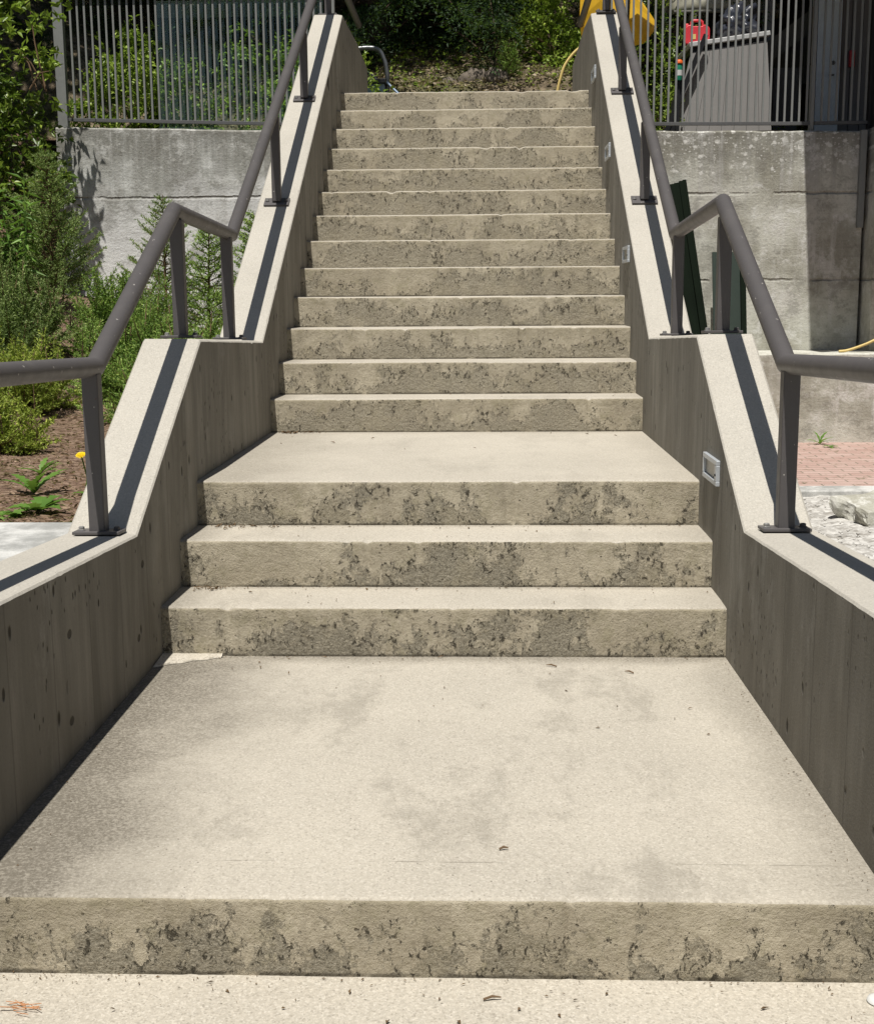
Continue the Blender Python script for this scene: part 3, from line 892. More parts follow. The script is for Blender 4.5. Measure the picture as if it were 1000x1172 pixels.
# storage bin
e = empty('storage_bin', (2.35, 8.7, 2.6), 'grey boarded storage bin with light lid behind the right fence', 'bin')
pts_b = [(1.94, 2.6), (2.86, 2.6), (2.80, 3.60), (2.18, 3.50)]
def lx(zf_): 
    return 1.93 + (zf_ - 2.6) * .22
m = MB(); nbd = 8
for k in range(nbd):
    u0, u1 = k / nbd, (k + .975) / nbd
    def P(u, v):
        z = 2.6 + v * (.83 + .10 * u)
        xl_ = 1.90 + .20 * v; xr__ = 2.88 - .07 * v
        return local(e, (xl_ + (xr__ - xl_) * u, 8.50 + .04 * v, z))
    a, b_, c, d = P(u0, 0), P(u1, 0), P(u1, 1), P(u0, 1)
    bk = Vector((0, .02, 0))
    m.add([a, b_, c, d, a + bk, b_ + bk, c + bk, d + bk], [(0, 1, 2, 3), (4, 7, 6, 5), (0, 4, 5, 1), (1, 5, 6, 2), (2, 6, 7, 3), (3, 7, 4, 0)])
m.build('front_panel', M['gbin'], e)
m = MB(); m.add([local(e, p) for p in ((1.91, 8.53, 2.6), (2.87, 8.53, 2.6), (2.80, 8.57, 3.50), (2.12, 8.57, 3.41), (1.91, 9.3, 2.6), (2.87, 9.3, 2.6), (2.80, 9.3, 3.50), (2.12, 9.3, 3.41))],
    [(0, 1, 2, 3), (4, 7, 6, 5), (0, 4, 5, 1), (1, 5, 6, 2), (2, 6, 7, 3), (3, 7, 4, 0)]); m.build('body', M['black'], e)
R = Matrix.Rotation(-math.atan(.128), 3, 'Y')
m = MB(); m.box(local(e, (2.455, 8.935, 3.545)), (.76, .84, .045), R); m.build('lid', M['glid'], e, bevel=.008)
m = MB(); m.box(local(e, (2.455, 8.95, 3.495)), (.72, .78, .05), R); m.build('lid_rim', M['black'], e)
m = MB(); m.box(local(e, (2.03, 8.46, 3.10)), (.045, .03, 1.02), Matrix.Rotation(rad(22), 3, 'Y')); m.box(local(e, (1.96, 8.47, 2.95)), (.05, .03, .55), Matrix.Rotation(rad(8), 3, 'Y')); m.build('gas_strut', M['black'], e)
# red fuel can
e = empty('fuel_can', (2.175, 8.72, 3.53), 'red plastic fuel can sitting on the lid of the grey bin', 'can')
m = MB()
prof = [(-.14, 0), (.13, .0), (.145, .02), (.145, .15), (.11, .185), (.07, .19), (.055, .175), (-.055, .175), (-.07, .19), (-.115, .185), (-.145, .16), (-.15, .02)]
n_ = len(prof)
m.v = [(x, -.07, z) for x, z in prof] + [(x, .07, z) for x, z in prof]
m.f = [tuple(range(n_)), tuple(range(n_, 2 * n_))[::-1]] + [(i, (i + 1) % n_, n_ + (i + 1) % n_, n_ + i) for i in range(n_)]
m.mi = [0] * len(m.f)
m.build('body', M['redpl'], e, bevel=.012)
m = MB(); m.tube([(-.07, 0, .165), (-.065, 0, .225), (-.04, 0, .24), (.04, 0, .24), (.065, 0, .225), (.07, 0, .165)], .014, 10); m.build('handle', M['redpl'], e, smooth=True)
m = MB(); m.lathe((-.12, 0, .17), [(.024, 0), (.024, .035), (.018, .04)], 14); m.build('cap', M['redpl'], e, smooth=True)
m = MB(); m.box((-.04, -.0725, .07), (.035, .002, .05)); m.build('sticker', M['hose'], e)
e.scale = (.80, .9, .92)
# black bag
def blob(name, c, s, mat, seed, amp=.25, parent=None, sub=4, fr=2.2):
    bm = bmesh.new(); bmesh.ops.create_icosphere(bm, subdivisions=sub, radius=1)
    for v in bm.verts:
        k = 1 + amp * mnoise.fractal(v.co * fr + Vector((seed, 0, 0)), 1, 2, 4)
        v.co = Vector((v.co.x * s[0] * k, v.co.y * s[1] * k, v.co.z * s[2] * k))
    me = bpy.data.meshes.new(name); bm.to_mesh(me); bm.free(); me.materials.append(mat)
    me.polygons.foreach_set('use_smooth', [True] * len(me.polygons))
    o = bpy.data.objects.new(name, me); o.location = c; COL.objects.link(o)
    if parent is not None: o.parent = parent
    return o
bag = blob('rubbish_bag', (2.60, 8.95, 3.74), (.17, .17, .19), M['bag'], 3, .55, fr=3.2)
tag(bag, 'crumpled black rubbish bag lying on the lid of the grey bin', 'bag')
bm = bmesh.new(); bmesh.ops.create_cube(bm, size=1); bmesh.ops.subdivide_edges(bm, edges=bm.edges, cuts=14, use_grid_fill=True)
for v in bm.verts:
    p = Vector((v.co.x * .56, v.co.y * .36, v.co.z * .22)); q = mnoise.fractal(p * 7, 1, 2, 4)
    v.co = p + Vector((q * .05, mnoise.noise(p * 9 + Vector((5, 0, 0))) * .05, mnoise.noise(p * 6 + Vector((0, 9, 0))) * .05))
me = bpy.data.meshes.new('broken_slab'); bm.to_mesh(me); bm.free(); me.materials.append(M['back_r'])
ob = bpy.data.objects.new('broken_slab', me); ob.location = (2.56, 3.40, -.13); ob.rotation_euler = (.1, -.06, .3); COL.objects.link(ob)
tag(ob, 'broken mossy piece of concrete half buried in the pale gravel at the right', 'rubble')
# bottle
e = empty('bottle', (1.97, 8.42, 2.6), 'small green bottle with orange cap left of the grey bin', 'bottle')
m = MB(); m.box((0, .02, .28), (.03, .03, .56)); m.build('stake', M['black'], e)
m = MB(); m.lathe((0, 0, .56), [(.028, 0), (.032, .03), (.032, .12), (.022, .15)], 16); m.build('body', M['bottle'], e, smooth=True)
m = MB(); m.lathe((0, 0, .60), [(.0335, 0), (.0335, .05)], 16); m.build('band', M['white'], e, smooth=True)
m = MB(); m.lathe((0, 0, .71), [(.034, 0), (.034, .022), (.02, .035)], 16); m.build('cap', M['orange'], e, smooth=True)
# upturned boat hull, its underside seen above the bin, on two trestles
e = empty('boat', (2.62, 10.25, 2.78), 'upturned cream boat hull on trestles behind the bin, cut by the top of the picture', 'boat')
V = []; F = []; ns, nr = 22, 12
for i in range(ns):
    u = i / (ns - 1); w = math.sin(math.pi * min(1, .06 + u * .94) ** .8) ** .6 if u < 1 else .0
    w = max(.04, w)
    for j in range(nr + 1):
        a = math.pi * j / nr
        V.append((-.52 + 1.25 * u, math.cos(a) * .38 * w, 1.30 + math.sin(a) * .42 * w))
for i in range(ns - 1):
    for j in range(nr):
        a = i * (nr + 1) + j; F.append((a, a + 1, a + nr + 2, a + nr + 1))
m = MB(); m.v = V; m.f = F; m.mi = [0] * len(F)
h = m.build('hull', M['cream'], e, smooth=True); sd = h.modifiers.new('solid', 'SOLIDIFY'); sd.thickness = .02
m = MB(); m.tube([(-.50, -.37, 1.29), (0, -.39, 1.29), (.6, -.37, 1.29)], .018, 8); m.build('gunwale', M['beam'], e, smooth=True)
for sx in (-.3, .5):
    m = MB(); m.box((sx, 0, 1.24), (.06, .8, .06)); m.box((sx, -.3, .6), (.05, .05, 1.25)); m.box((sx, .3, .6), (.05, .05, 1.25)); m.build('trestle', M['beam'], e)

# wheelbarrow, tipped up behind the right wall
e = empty('wheelbarrow', (1.42, 8.45, 2.62), 'yellow wheelbarrow stood on end behind the top of the right side wall', 'wheelbarrow')
V = []; F = []
rim = [(-.40, 1.62), (-.415, 1.02), (-.36, .80), (.12, .74), (.30, .86), (.42, 1.08), (.30, 1.30), (.22, 1.62)]
rim = [(-.36, 1.70), (-.375, 1.12), (-.345, .90), (.05, .86), (.235, .90), (.36, 1.04), (.33, 1.12), (.20, 1.30), (.22, 1.70)]
flo = [(-.18, 1.56), (-.19, 1.25), (-.16, 1.08), (.0, 1.05), (.09, 1.08), (.14, 1.12), (.12, 1.18), (.09, 1.30), (.10, 1.56)]
n_ = len(rim)
V = [(x, .12, z) for x, z in rim] + [(x, -.14, z) for x, z in flo]
F = [(i, (i + 1) % n_, n_ + (i + 1) % n_, n_ + i) for i in range(n_)] + [tuple(range(n_, 2 * n_))]
m = MB(); m.v = V; m.f = F; m.mi = [0] * len(F)
tr = m.build('tray', M['dirtyyel'], e); sd = tr.modifiers.new('solid', 'SOLIDIFY'); sd.thickness = .012
bv = tr.modifiers.new('bevel', 'BEVEL'); bv.width = .02; bv.segments = 3
for (xa, xb, xc) in ((-.12, -.14, -.11), (.02, .04, .06)):
    m = MB(); m.tube([(xa, -.17, 0), (xb, -.17, 1.0), (xc, -.17, 1.66)], .018, 10); m.build('handle', M['black'], e, smooth=True)
m = MB(); m.lathe((-.05, -.22, .20), [(.10, -.04), (.19, -.03), (.20, 0), (.19, .03), (.10, .04)], 24, 0, Vector((1, 0, 0))); m.build('wheel', M['black'], e, smooth=True)

# hoses
m = MB()
P = [(.80, 8.3, 2.70), (.815, 8.3, 2.9), (.832, 8.3, 3.065), (.855, 8.3, 3.167), (.894, 8.3, 3.283), (.966, 8.3, 3.384), (1.04, 8.3, 3.445), (1.12, 8.3, 3.47), (1.25, 8.32, 3.42), (1.34, 8.35, 3.25), (1.38, 8.35, 2.9), (1.40, 8.35, 2.66)]
def smooth_path(P, n=6):
    P = [Vector(p) for p in P]; out = []
    for i in range(len(P) - 1):
        p0 = P[max(0, i - 1)]; p1 = P[i]; p2 = P[i + 1]; p3 = P[min(len(P) - 1, i + 2)]
        for k in range(n):
            u = k / n
            out.append(.5 * ((2 * p1) + (p2 - p0) * u + (2 * p0 - 5 * p1 + 4 * p2 - p3) * u * u + (3 * p1 - p0 - 3 * p2 + p3) * u ** 3))
    out.append(P[-1]); return out
m.tube(smooth_path(P), .014, 10); tag(m.build('hose', M['hose'], smooth=True), 'pale yellow hose arching up beside the top step', 'hose')
m = MB(); m.tube(smooth_path([(3.20, 7.06, .684), (3.27, 7.055, .692), (3.38, 7.05, .728), (3.5, 7.05, .78), (3.8, 7.06, .93), (4.3, 7.0, 1.2)]), .012, 10)
tag(m.build('hose', M['hose'], smooth=True), 'yellow hose whose end rests on the low ledge at the right edge', 'hose')

# dark green boards leaning on the right retaining wall
def leaning(x0, x1, w, th, z1, mat, label, dy=0, n=1):
    y0, yt = 7.18 + dy, 7.53 + dy * .3
    a = Vector((x0, y0, .675)); b_ = Vector((x1, yt, z1))
    d = (b_ - a); ln = d.length; zc = d.normalized(); yc = Vector((0, 1, 0)); xc = yc.cross(zc).normalized(); yc = zc.cross(xc)
    R = Matrix((xc, yc, zc)).transposed()
    m = MB(); m.box((a + b_) / 2, (w, th, ln), R)
    return m, a, R, ln
gi = 0
for (x0, x1, w, zt, dy, lb) in ((1.99, 1.785, .085, 2.135, .0, 'leftmost and widest dark green board leaning on the right retaining wall'),
                            (2.045, 1.845, .050, 2.15, .05, 'second of the dark green boards leaning on the right wall'),
                            (2.085, 1.882, .042, 2.165, .02, 'third of the dark green boards leaning on the right wall'),
                            (2.115, 1.910, .034, 2.175, .05, 'rightmost narrow dark green board of the leaning stack')):
    m, a, R, ln = leaning(x0, x1, w, .035, zt, M['greenwood'], lb, dy)
    tag(m.build('board', M['greenwood'], bevel=.003), lb, 'board', 'green boards leaning on the right wall')
e = empty('garden_panel', (2.28, 7.3, .675), 'low dark green panel with a slotted post behind the handrail', 'panel')
m = MB(); m.box((0, 0, .44), (.26, .02, .88), Matrix.Rotation(rad(-14), 3, 'X')); m.build('sheet', M['greenpanel'], e)
m = MB(); m.box((.13, -.02, .47), (.045, .04, .94), Matrix.Rotation(rad(-14), 3, 'X')); pp = m.build('post', M['greenwood'], e)

# tubular frame cart beyond the top left
e = empty('hand_cart', (-1.08, 9.25, 2.64), 'tubular steel hand cart with a blue-grey crate left of the top step', 'cart')
m = MB(); m.tube(smooth_path([(-.38, 0, .93), (-.08, 0, .99), (.10, 0, 1.0), (.175, 0, .97), (.225, 0, .88), (.25, 0, .76), (.252, 0, .45), (.25, 0, .0)], 5), .024, 10); m.build('handle', M['steel'], e, smooth=True)
m = MB(); m.tube([(-.12, -.02, .90), (.24, -.02, .62)], .015, 8); m.build('brace', M['black'], e, smooth=True)
m = MB(); m.tube([(.0, -.03, .66), (.27, -.03, .65)], .014, 8); m.build('cross_bar', M['steel'], e, smooth=True)
m = MB(); m.tube([(.24, -.05, .67), (.60, -.25, .30)], .012, 8); m.build('strut', M['bluebin'], e, smooth=True)
m = MB(); m.box((.02, .02, .56), (.42, .3, .15)); m.build('crate', M['bluebin'], e, bevel=.01)
m = MB(); m.box((.02, -.02, .655), (.46, .34, .04)); m.build('deck', M['black'], e, bevel=.005)
for sx in (-.1, .18):
    m = MB(); m.lathe((sx, -.16, .10), [(.02, -.015), (.10, -.015), (.10, .015), (.02, .015)], 14, 0, Vector((0, 1, 0)))
    m.build('wheel', M['black'], e, smooth=True)

# ------------------------------------------------------------------ vegetation
def rot_basis(D, roll):
    """unit dirs (n,3) -> side and normal vectors"""
    up = np.where(np.abs(D[:, 2:3]) < .95, np.array([[0, 0, 1.]]), np.array([[1., 0, 0]]))
    S = np.cross(D, up); S /= np.linalg.norm(S, axis=1, keepdims=True)
    T = np.cross(S, D)
    c, s = np.cos(roll)[:, None], np.sin(roll)[:, None]
    return S * c + T * s, T * c - S * s
def leaf_faces(P, D, length, width, roll, fold=.25):
    """kite leaves: two quads folded on the midrib -> 6 verts; here as 2 quads sharing the rib"""
    S, T = rot_basis(D, roll)
    l = length[:, None]; w = width[:, None]
    tip = P + D * l - T * l * .12
    mid = P + D * l * .5
    a = P + D * l * .42 + S * w * .5 + T * w * fold
    b = P + D * l * .42 - S * w * .5 + T * w * fold
    V = np.stack([P, a, tip, b], 1).reshape(-1, 3)
    i = np.arange(len(P)) * 4
    F = np.concatenate([np.c_[i, i + 1, i + 2], np.c_[i, i + 2, i + 3]])
    return V, F
def unit(a): return a / np.maximum(1e-9, np.linalg.norm(a, axis=1, keepdims=True))

def broadleaf(name, c, s, n, mat, ll=(.05, .09), clumps=30, label=None, cat='bush', stems=6, ground=None, group=None, cl_r=.28, seed=1):
    rg = np.random.default_rng(seed)
    e = empty(name, (c[0], c[1], c[2] - s[2]), label, cat, group)
    u = unit(rg.normal(size=(clumps, 3))) * rg.uniform(.35, 1.0, (clumps, 1)) ** .6
    C = u * np.array(s)
    tips = []
    P = []; D = []
    per = n // clumps
    for k in range(clumps):
        r0 = cl_r * rg.uniform(.6, 1.3)
        # twigs in the clump, leaves whorled on twigs
        nt = max(3, per // 9)
        for q in range(nt):
            d = unit(rg.normal(size=(1, 3)) + np.array([[0, 0, .55]]) + u[k] * .7)[0]
            st = C[k] + rg.normal(size=3) * r0 * .35
            ln = r0 * rg.uniform(.5, 1.1)
            m_ = max(3, int(per / nt))
            tt = rg.uniform(.35, 1.0, m_)
            pts = st + d * (tt * ln)[:, None]
            ld = unit(d * rg.uniform(.1, .7, (m_, 1)) + rg.normal(size=(m_, 3)) * .75 + np.array([[0, 0, .1]]))
            P.append(pts); D.append(ld)
    P = np.vstack(P); D = np.vstack(D)
    m_ = len(P)
    V, F = leaf_faces(P, D, rg.uniform(ll[0], ll[1], m_), rg.uniform(ll[0], ll[1], m_) * .48, rg.normal(0, .9, m_))
    V[:, 2] += s[2]
    npmesh('foliage', V, F, mat, e)
    m = MB()
    for k in range(stems):
        a = C[rg.integers(clumps)]
        base = Vector((rg.normal() * .08, rg.normal() * .08, -.1))
        q = Vector((a[0], a[1], a[2] + s[2]))
        mid = base.lerp(q, .5) + Vector((rg.normal() * .06, rg.normal() * .06, .05))
        m.tube([base, mid, q], [.009, .006, .003], 6)
    if stems: m.build('stems', M['twig'], e, smooth=True)
    return e

def spray(rg, base, d, ln, needles, nl, droop=0.0, flat=.35, side=.5, twigs=9):
    """conifer branchlet: main axis + side twigs clad with needles; returns P,D of needles and lines"""
    P = []; D = []
    d = d / np.linalg.norm(d)
    sd = np.cross(d, [0, 0, 1.]); nn = np.linalg.norm(sd)
    sd = sd / nn if nn > 1e-3 else np.array([1., 0, 0])
    for q in range(twigs):
        u = (q + .6) / twigs
        st = base + d * ln * u + np.array([0, 0, -droop * ln * u * u])
        for sg in (-1, 1):
            td = d * .75 + sd * sg * rg.uniform(.5, 1.0) + np.array([0, 0, rg.normal() * flat - droop * .6])
            td /= np.linalg.norm(td)
            tl = ln * side * (1.05 - u * .75) * rg.uniform(.7, 1.15)
            m_ = max(3, int(needles * (1.1 - u * .6)))
            tt = np.sort(rg.uniform(0, 1, m_))
            pp = st + td * (tt * tl)[:, None] + np.array([0, 0, -1]) * (droop * tl * tt ** 2)[:, None]
            dd = unit(td * .75 + rg.normal(size=(m_, 3)) * .62)
            P.append(pp); D.append(dd)
    m_ = needles
    tt = rg.uniform(.1, 1.05, m_)
    P.append(base + d * (ln * tt)[:, None] + np.array([0, 0, -1]) * (droop * ln * tt ** 2)[:, None]); D.append(unit(d * .6 + rg.normal(size=(m_, 3)) * .6))
    return np.vstack(P), np.vstack(D)

def conifer_shrub(name, x, y, h, w, mat, label, seed, branches=46, z=None, group='low conifer shrubs in the left bed', form='low', nl=(.016, .026), nw=.0075, lean=(0, 0)):
    rg = np.random.default_rng(seed)
    z0 = soilz(x, y) if z is None else z
    e = empty(name, (x, y, z0), label, 'shrub', group)
    P = []; D = []; m = MB()
    def twig(p0, d, ln, nd):
        """one straight twig clad in short outward needles, longest near the tip"""
        k = max(4, int(nd * ln / .01)); tt = rg.uniform(.05, 1.0, k)
        sag = np.array([0, 0, .10 * ln])
        pts = p0 + d * (tt * ln)[:, None] + sag * (tt ** 2)[:, None]
        dd = unit(d * .75 + rg.normal(size=(k, 3)) * .55)
        P.append(pts); D.append(dd)
    def branch(p0, p1, dens=1.0):
        v = p1 - p0; ln = np.linalg.norm(v); d = v / ln
        arc = np.array([0, 0, -.10 * ln])
        f = lambda u: p0 + v * u + arc * math.sin(math.pi * u)
        m.tube([tuple(f(0)), tuple(f(.5)), tuple(f(1))], [.006, .004, .0015], 5)
        sd = np.cross(d, [0, 0, 1.]); sd /= max(1e-6, np.linalg.norm(sd))
        k = max(5, int(ln / .035 * dens))
        for q in range(k):
            u = .25 + .75 * q / k
            tl = (.045 + .30 * ln * (1 - u)) * rg.uniform(.6, 1.1)
            tl = min(tl, .16)
            for sg in (-1, 1):
                td = d * rg.uniform(.6, .9) + sd * sg * rg.uniform(.45, .85) + np.array([0, 0, rg.uniform(-.05, .35)])
                td /= np.linalg.norm(td)
                twig(f(u), td, tl, 1.7)
        twig(f(.6), d + np.array([0, 0, .2]), ln * .42, 1.6)
    if form == 'cone':
        m.tube([(0, 0, -.05), (lean[0] * .5, lean[1] * .5, h * .5), (lean[0], lean[1], h)], [.018, .011, .002], 6)
        for k in range(branches):
            u = (k + .5) / branches
            zz = h * (.04 + .93 * u); a = k * 2.399 + rg.normal() * .25
            rr = w * (1 - u) ** .8 * rg.uniform(.6, 1.15) + .035
            c0 = np.array([lean[0] * u, lean[1] * u, zz])
            branch(c0, c0 + np.array([math.cos(a) * rr, math.sin(a) * rr, rr * rg.uniform(.25, .75)]))
    else:
        for k in range(branches):
            a = rg.uniform(0, 2 * math.pi); u = rg.uniform(0, 1) ** 1.1
            el = u * math.pi / 2 * .95
            lump = .78 + .22 * math.sin(a * 3 + seed) + .16 * math.sin(a * 7 + seed * 2 + el * 4)
            rr = w * math.cos(el) * rg.uniform(.75, 1.1) * lump
            zz = h * math.sin(el) ** .85 * rg.uniform(.65, 1.1) * (.75 + .25 * lump) + .03
            tip = np.array([math.cos(a) * rr, math.sin(a) * rr, zz])
            p0 = tip * rg.uniform(.12, .42); p0[2] = max(.02, p0[2] * .8)
            branch(p0, tip)
            if rg.random() < .25:      # a shoot standing proud of the mass
                p = tip * .9; branch(p, p + np.array([rg.normal() * .04, rg.normal() * .04, rg.uniform(.09, .2)]))
    P = np.vstack(P); D = np.vstack(D)
    keep = P[:, 2] > -.02; P = P[keep]; D = D[keep]; m_ = len(P)
    V, F = leaf_faces(P, D, rg.uniform(nl[0], nl[1], m_), np.full(m_, nw) * rg.uniform(.7, 1.2, m_), rg.uniform(0, 3.1, m_), .1)
    npmesh('foliage', V, F, mat, e)
    m.build('stems', M['twig'], e, smooth=True)
    return e

def conifer_tree(x, y, z0, h, zc, rmax, label, seed, boughs=60, mat=None, droop=.45):
    rg = np.random.default_rng(seed)
    e = empty('conifer_tree', (x, y, z0), label, 'tree', 'dark conifers behind the stairs')
    m = MB(); m.tube([(0, 0, -.3), (.02, 0, h * .5), (0, 0, h)], [.17, .11, .02], 12); m.build('trunk', M['bark'], e, smooth=True)
    P = []; D = []; lm = MB()
    for k in range(boughs):
        u = (k + .5) / boughs
        z = zc + (h - zc) * (u ** 1.25)
        rr = rmax * (1 - (z - zc) / (h - zc)) ** .75 * rg.uniform(.75, 1.1) + .15
        a = k * 2.399 + rg.normal() * .2
        d = np.array([math.cos(a), math.sin(a), .05])
        st = np.array([0, 0, z])
        lm.tube([tuple(st), tuple(st + d * rr * .5 + [0, 0, -.05 * rr]), tuple(st + d * rr + [0, 0, -droop * rr])], [.025, .015, .004], 5)
        nb = max(4, int(rr / .16))
        for q in range(nb):
            f0 = .18 + .82 * q / nb
            base = st + d * rr * f0 + np.array([0, 0, -droop * rr * f0 ** 2])
            for sg in (-1, 1, 0):
                sdv = np.cross(d, [0, 0, 1.]) * sg
                dd = d * .8 + sdv * rg.uniform(.5, .9) + np.array([0, 0, -.25 + rg.normal() * .12])
                p, dn = spray(rg, base, dd, rg.uniform(.32, .6), 6, None, droop=rg.uniform(.4, .8), flat=.18, side=.42, twigs=6)
                P.append(p); D.append(dn)
    P = np.vstack(P); D = np.vstack(D); m_ = len(P)
    V, F = leaf_faces(P, D, rg.uniform(.035, .065, m_), rg.uniform(.012, .022, m_), rg.uniform(0, 3.1, m_), .1)
    cr = npmesh('crown', V, F, mat or M['fir'], e)
    lm.build('limbs', M['bark'], e, smooth=True)
    return e

# conifers behind the stairs: the crowns hang into the top of the picture and shade the bank
conifer_tree(-1.05, 11.1, 3.6, 9.0, .22, 2.0, 'dark drooping conifer left of centre behind the top of the stairs', 21, 70)
conifer_tree(.10, 11.3, 3.6, 9.5, .15, 2.0, 'dark drooping conifer right of centre behind the top of the stairs', 22, 70)
conifer_tree(2.5, 11.8, 3.9, 9.0, .1, 1.9, 'dark conifer behind the yellow wheelbarrow', 23, 60)
conifer_tree(-2.6, 11.5, 3.8, 9.0, .1, 2.0, 'dark conifer behind the glass panel', 24, 60)
conifer_tree(-4.6, 11.6, 4.0, 9.0, -.6, 2.2, 'dark conifer behind the left end of the left fence', 25, 64)
conifer_tree(-6.4, 10.2, 3.6, 9.0, -.4, 2.2, 'dark conifer behind the leafy bush at the left edge', 29, 60)
conifer_tree(.1, 14.2, 6.0, 8.0, -.8, 2.2, 'dark conifer farthest up the bank in the middle', 26, 54)
conifer_tree(-2.1, 14.6, 6.2, 8.0, -.8, 2.2, 'dark conifer farthest up the bank at the left', 27, 50)
conifer_tree(2.5, 14.8, 6.4, 8.0, -.8, 2.2, 'dark conifer farthest up the bank at the right', 28, 50)
def shade_tree(x, y, z0, cx, cy, cz, s_, n, label, seed):  # trees out of view, placed for the shade of their crowns
    e = broadleaf('unseen_shade_tree', (cx, cy, cz), s_, n, M['laurel'], (.14, .24), 60, label, 'tree', 0, group='unseen tall trees placed for their shade', cl_r=.75, seed=seed)
    e.children[0].name = 'crown'
    m = MB(); b0 = local(e, (x, y, z0)); c0 = Vector((0, 0, s_[2] * .7))
    m.tube([b0, b0.lerp(c0, .55) + Vector((0, .25, .4)), c0], [.16, .12, .06], 10)
    for k in range(7):
        a = k * .9; q = c0 + Vector((math.cos(a) * s_[0] * .7, math.sin(a) * s_[1] * .6, .3))
        m.tube([b0.lerp(c0, .7) + Vector((0, .15, .3)), q], [.06, .02], 6)
    m.build('trunk', M['bark'], e, smooth=True)
shade_tree(-3.6, 12.9, 4.4, -2.5, 10.0, 8.4, (2.9, 2.0, 1.0), 8500, 'unseen tall broadleaf tree set to shade the bank left of the stairs', 51)  # crowns above the view, shaped to shade the bank and bushes
shade_tree(3.9, 13.0, 4.6, 3.1, 10.0, 8.4, (2.1, 2.0, 1.0), 6500, 'unseen tall broadleaf tree set to shade the bank right of the stairs', 52)
shade_tree(-5.6, 10.6, 3.4, -4.2, 8.5, 8.2, (2.0, 1.3, .9), 5000, 'unseen tall broadleaf tree set to shade the slope behind the left fence', 54)
shade_tree(-9.5, 1.5, .4, -9.2, 1.5, 5.0, (2.0, 3.5, 3.6), 4500, 'unseen tall broadleaf tree added to block sky light well left of the stairs', 55)  # this tree and the next four are added to cut the sky fill
shade_tree(-8.5, -6.5, -.2, -8.5, -6.5, 5.0, (2.2, 3.5, 3.8), 4500, 'unseen tall broadleaf tree added to block sky light, left at the foot of the stairs', 56)
shade_tree(-2.5, -13.5, -.2, -2.5, -13.0, 6.0, (4.5, 2.2, 4.2), 5000, 'unseen tall broadleaf tree added to block sky light behind the viewpoint, left', 57)
shade_tree(5.5, -13.0, -.2, 5.5, -12.5, 6.0, (4.5, 2.2, 4.2), 5000, 'unseen tall broadleaf tree added to block sky light behind the viewpoint, right', 58)
shade_tree(9.0, -5.0, -.2, 9.0, -5.0, 5.5, (2.2, 3.8, 4.2), 4500, 'unseen tall broadleaf tree added to block sky light, right at the foot of the stairs', 59)
shade_tree(-7.4, 7.6, 2.2, -6.0, 6.3, 7.4, (1.7, 2.0, 1.0), 5000, 'unseen tall broadleaf tree set to shade the bush left of the retaining wall', 53)

# leafy shrubs
broadleaf('leafy_bush', (-4.42, 7.15, 2.25), (.82, .50, 1.25), 15000, M['laurel'], (.05, .085), 70, 'big leafy green bush at the left edge beside the retaining wall', 'bush', 9, seed=3, cl_r=.26)
broadleaf('leafy_bush', (-5.3, 7.9, 3.9), (1.1, .6, 1.1), 8000, M['laurel'], (.06, .10), 46, 'high dark leafy bush behind the bright one at the left edge', 'bush', 6, seed=4, cl_r=.3)
broadleaf('leafy_bush', (-3.66, 6.98, 3.38), (.30, .14, .36), 420, M['laurel_y'], (.06, .09), 12, 'thin leafy branch by the end post of the left fence', 'bush', 4, seed=6, cl_r=.2)
broadleaf('leafy_bush', (-2.95, 8.5, 3.05), (.85, .40, .72), 8500, M['laurel_y'], (.04, .075), 34, 'bright green leafy bush behind the left fence', 'bush', 8, seed=7, cl_r=.24)
broadleaf('leafy_bush', (-1.65, 8.75, 2.95), (.75, .4, .62), 6500, M['laurel_y'], (.035, .06), 34, 'green leafy bush behind the glass panel', 'bush', 7, seed=8, cl_r=.24)
broadleaf('leafy_bush', (.92, 10.2, 3.98), (.52, .28, .34), 3200, M['laurel_y'], (.04, .07), 22, 'sunlit green bush left of the yellow wheelbarrow', 'bush', 6, seed=9, cl_r=.26)
broadleaf('leafy_bush', (1.95, 9.7, 3.35), (.55, .35, .85), 4500, M['laurel'], (.035, .065), 26, 'leafy bush behind the left end of the right fence', 'bush', 6, seed=10, cl_r=.26)
broadleaf('flowering_bush', (1.86, 8.55, 2.86), (.16, .16, .26), 520, M['laurel_y'], (.025, .04), 12, 'pale-flecked bush at the foot of the right fence by the handrail', 'bush', 4, seed=12, cl_r=.12)

# ground cover on the bank
rg = np.random.default_rng(5)
n_ = 9000
X = rg.uniform(-3.6, 3.6, n_); Y = rg.uniform(9.4, 12.6, n_)
den = np.array([mnoise.noise(Vector((a * 1.3, b * 1.3, 2))) for a, b in zip(X, Y)])
k_ = den > .02; X = X[k_]; Y = Y[k_]
Z = np.array([hillz(a, b) for a, b in zip(X, Y)]) + rg.uniform(.0, .16, len(X))
D = unit(np.c_[rg.normal(size=(len(X), 2)), rg.uniform(-.1, .9, len(X))])
V, F = leaf_faces(np.c_[X, Y, Z], D, rg.uniform(.03, .07, len(X)), rg.uniform(.02, .035, len(X)), rg.normal(0, .8, len(X)))
o = npmesh('ground_cover', V, F, M['laurel_y']); tag(o, 'low leafy ground cover on the bank behind the top step', 'ground cover', None, 'stuff')
n_ = 15000
X = rg.uniform(-3.6, 3.6, n_); Y = rg.uniform(9.3, 11.8, n_)
Z = np.array([hillz(a, b) for a, b in zip(X, Y)]) + rg.uniform(.0, .03, len(X))
D = unit(np.c_[rg.normal(size=(n_, 2)), rg.uniform(-.1, .5, n_)])
V, F = leaf_faces(np.c_[X, Y, Z], D, rg.uniform(.04, .08, n_), rg.uniform(.02, .035, n_), rg.normal(0, .8, n_))
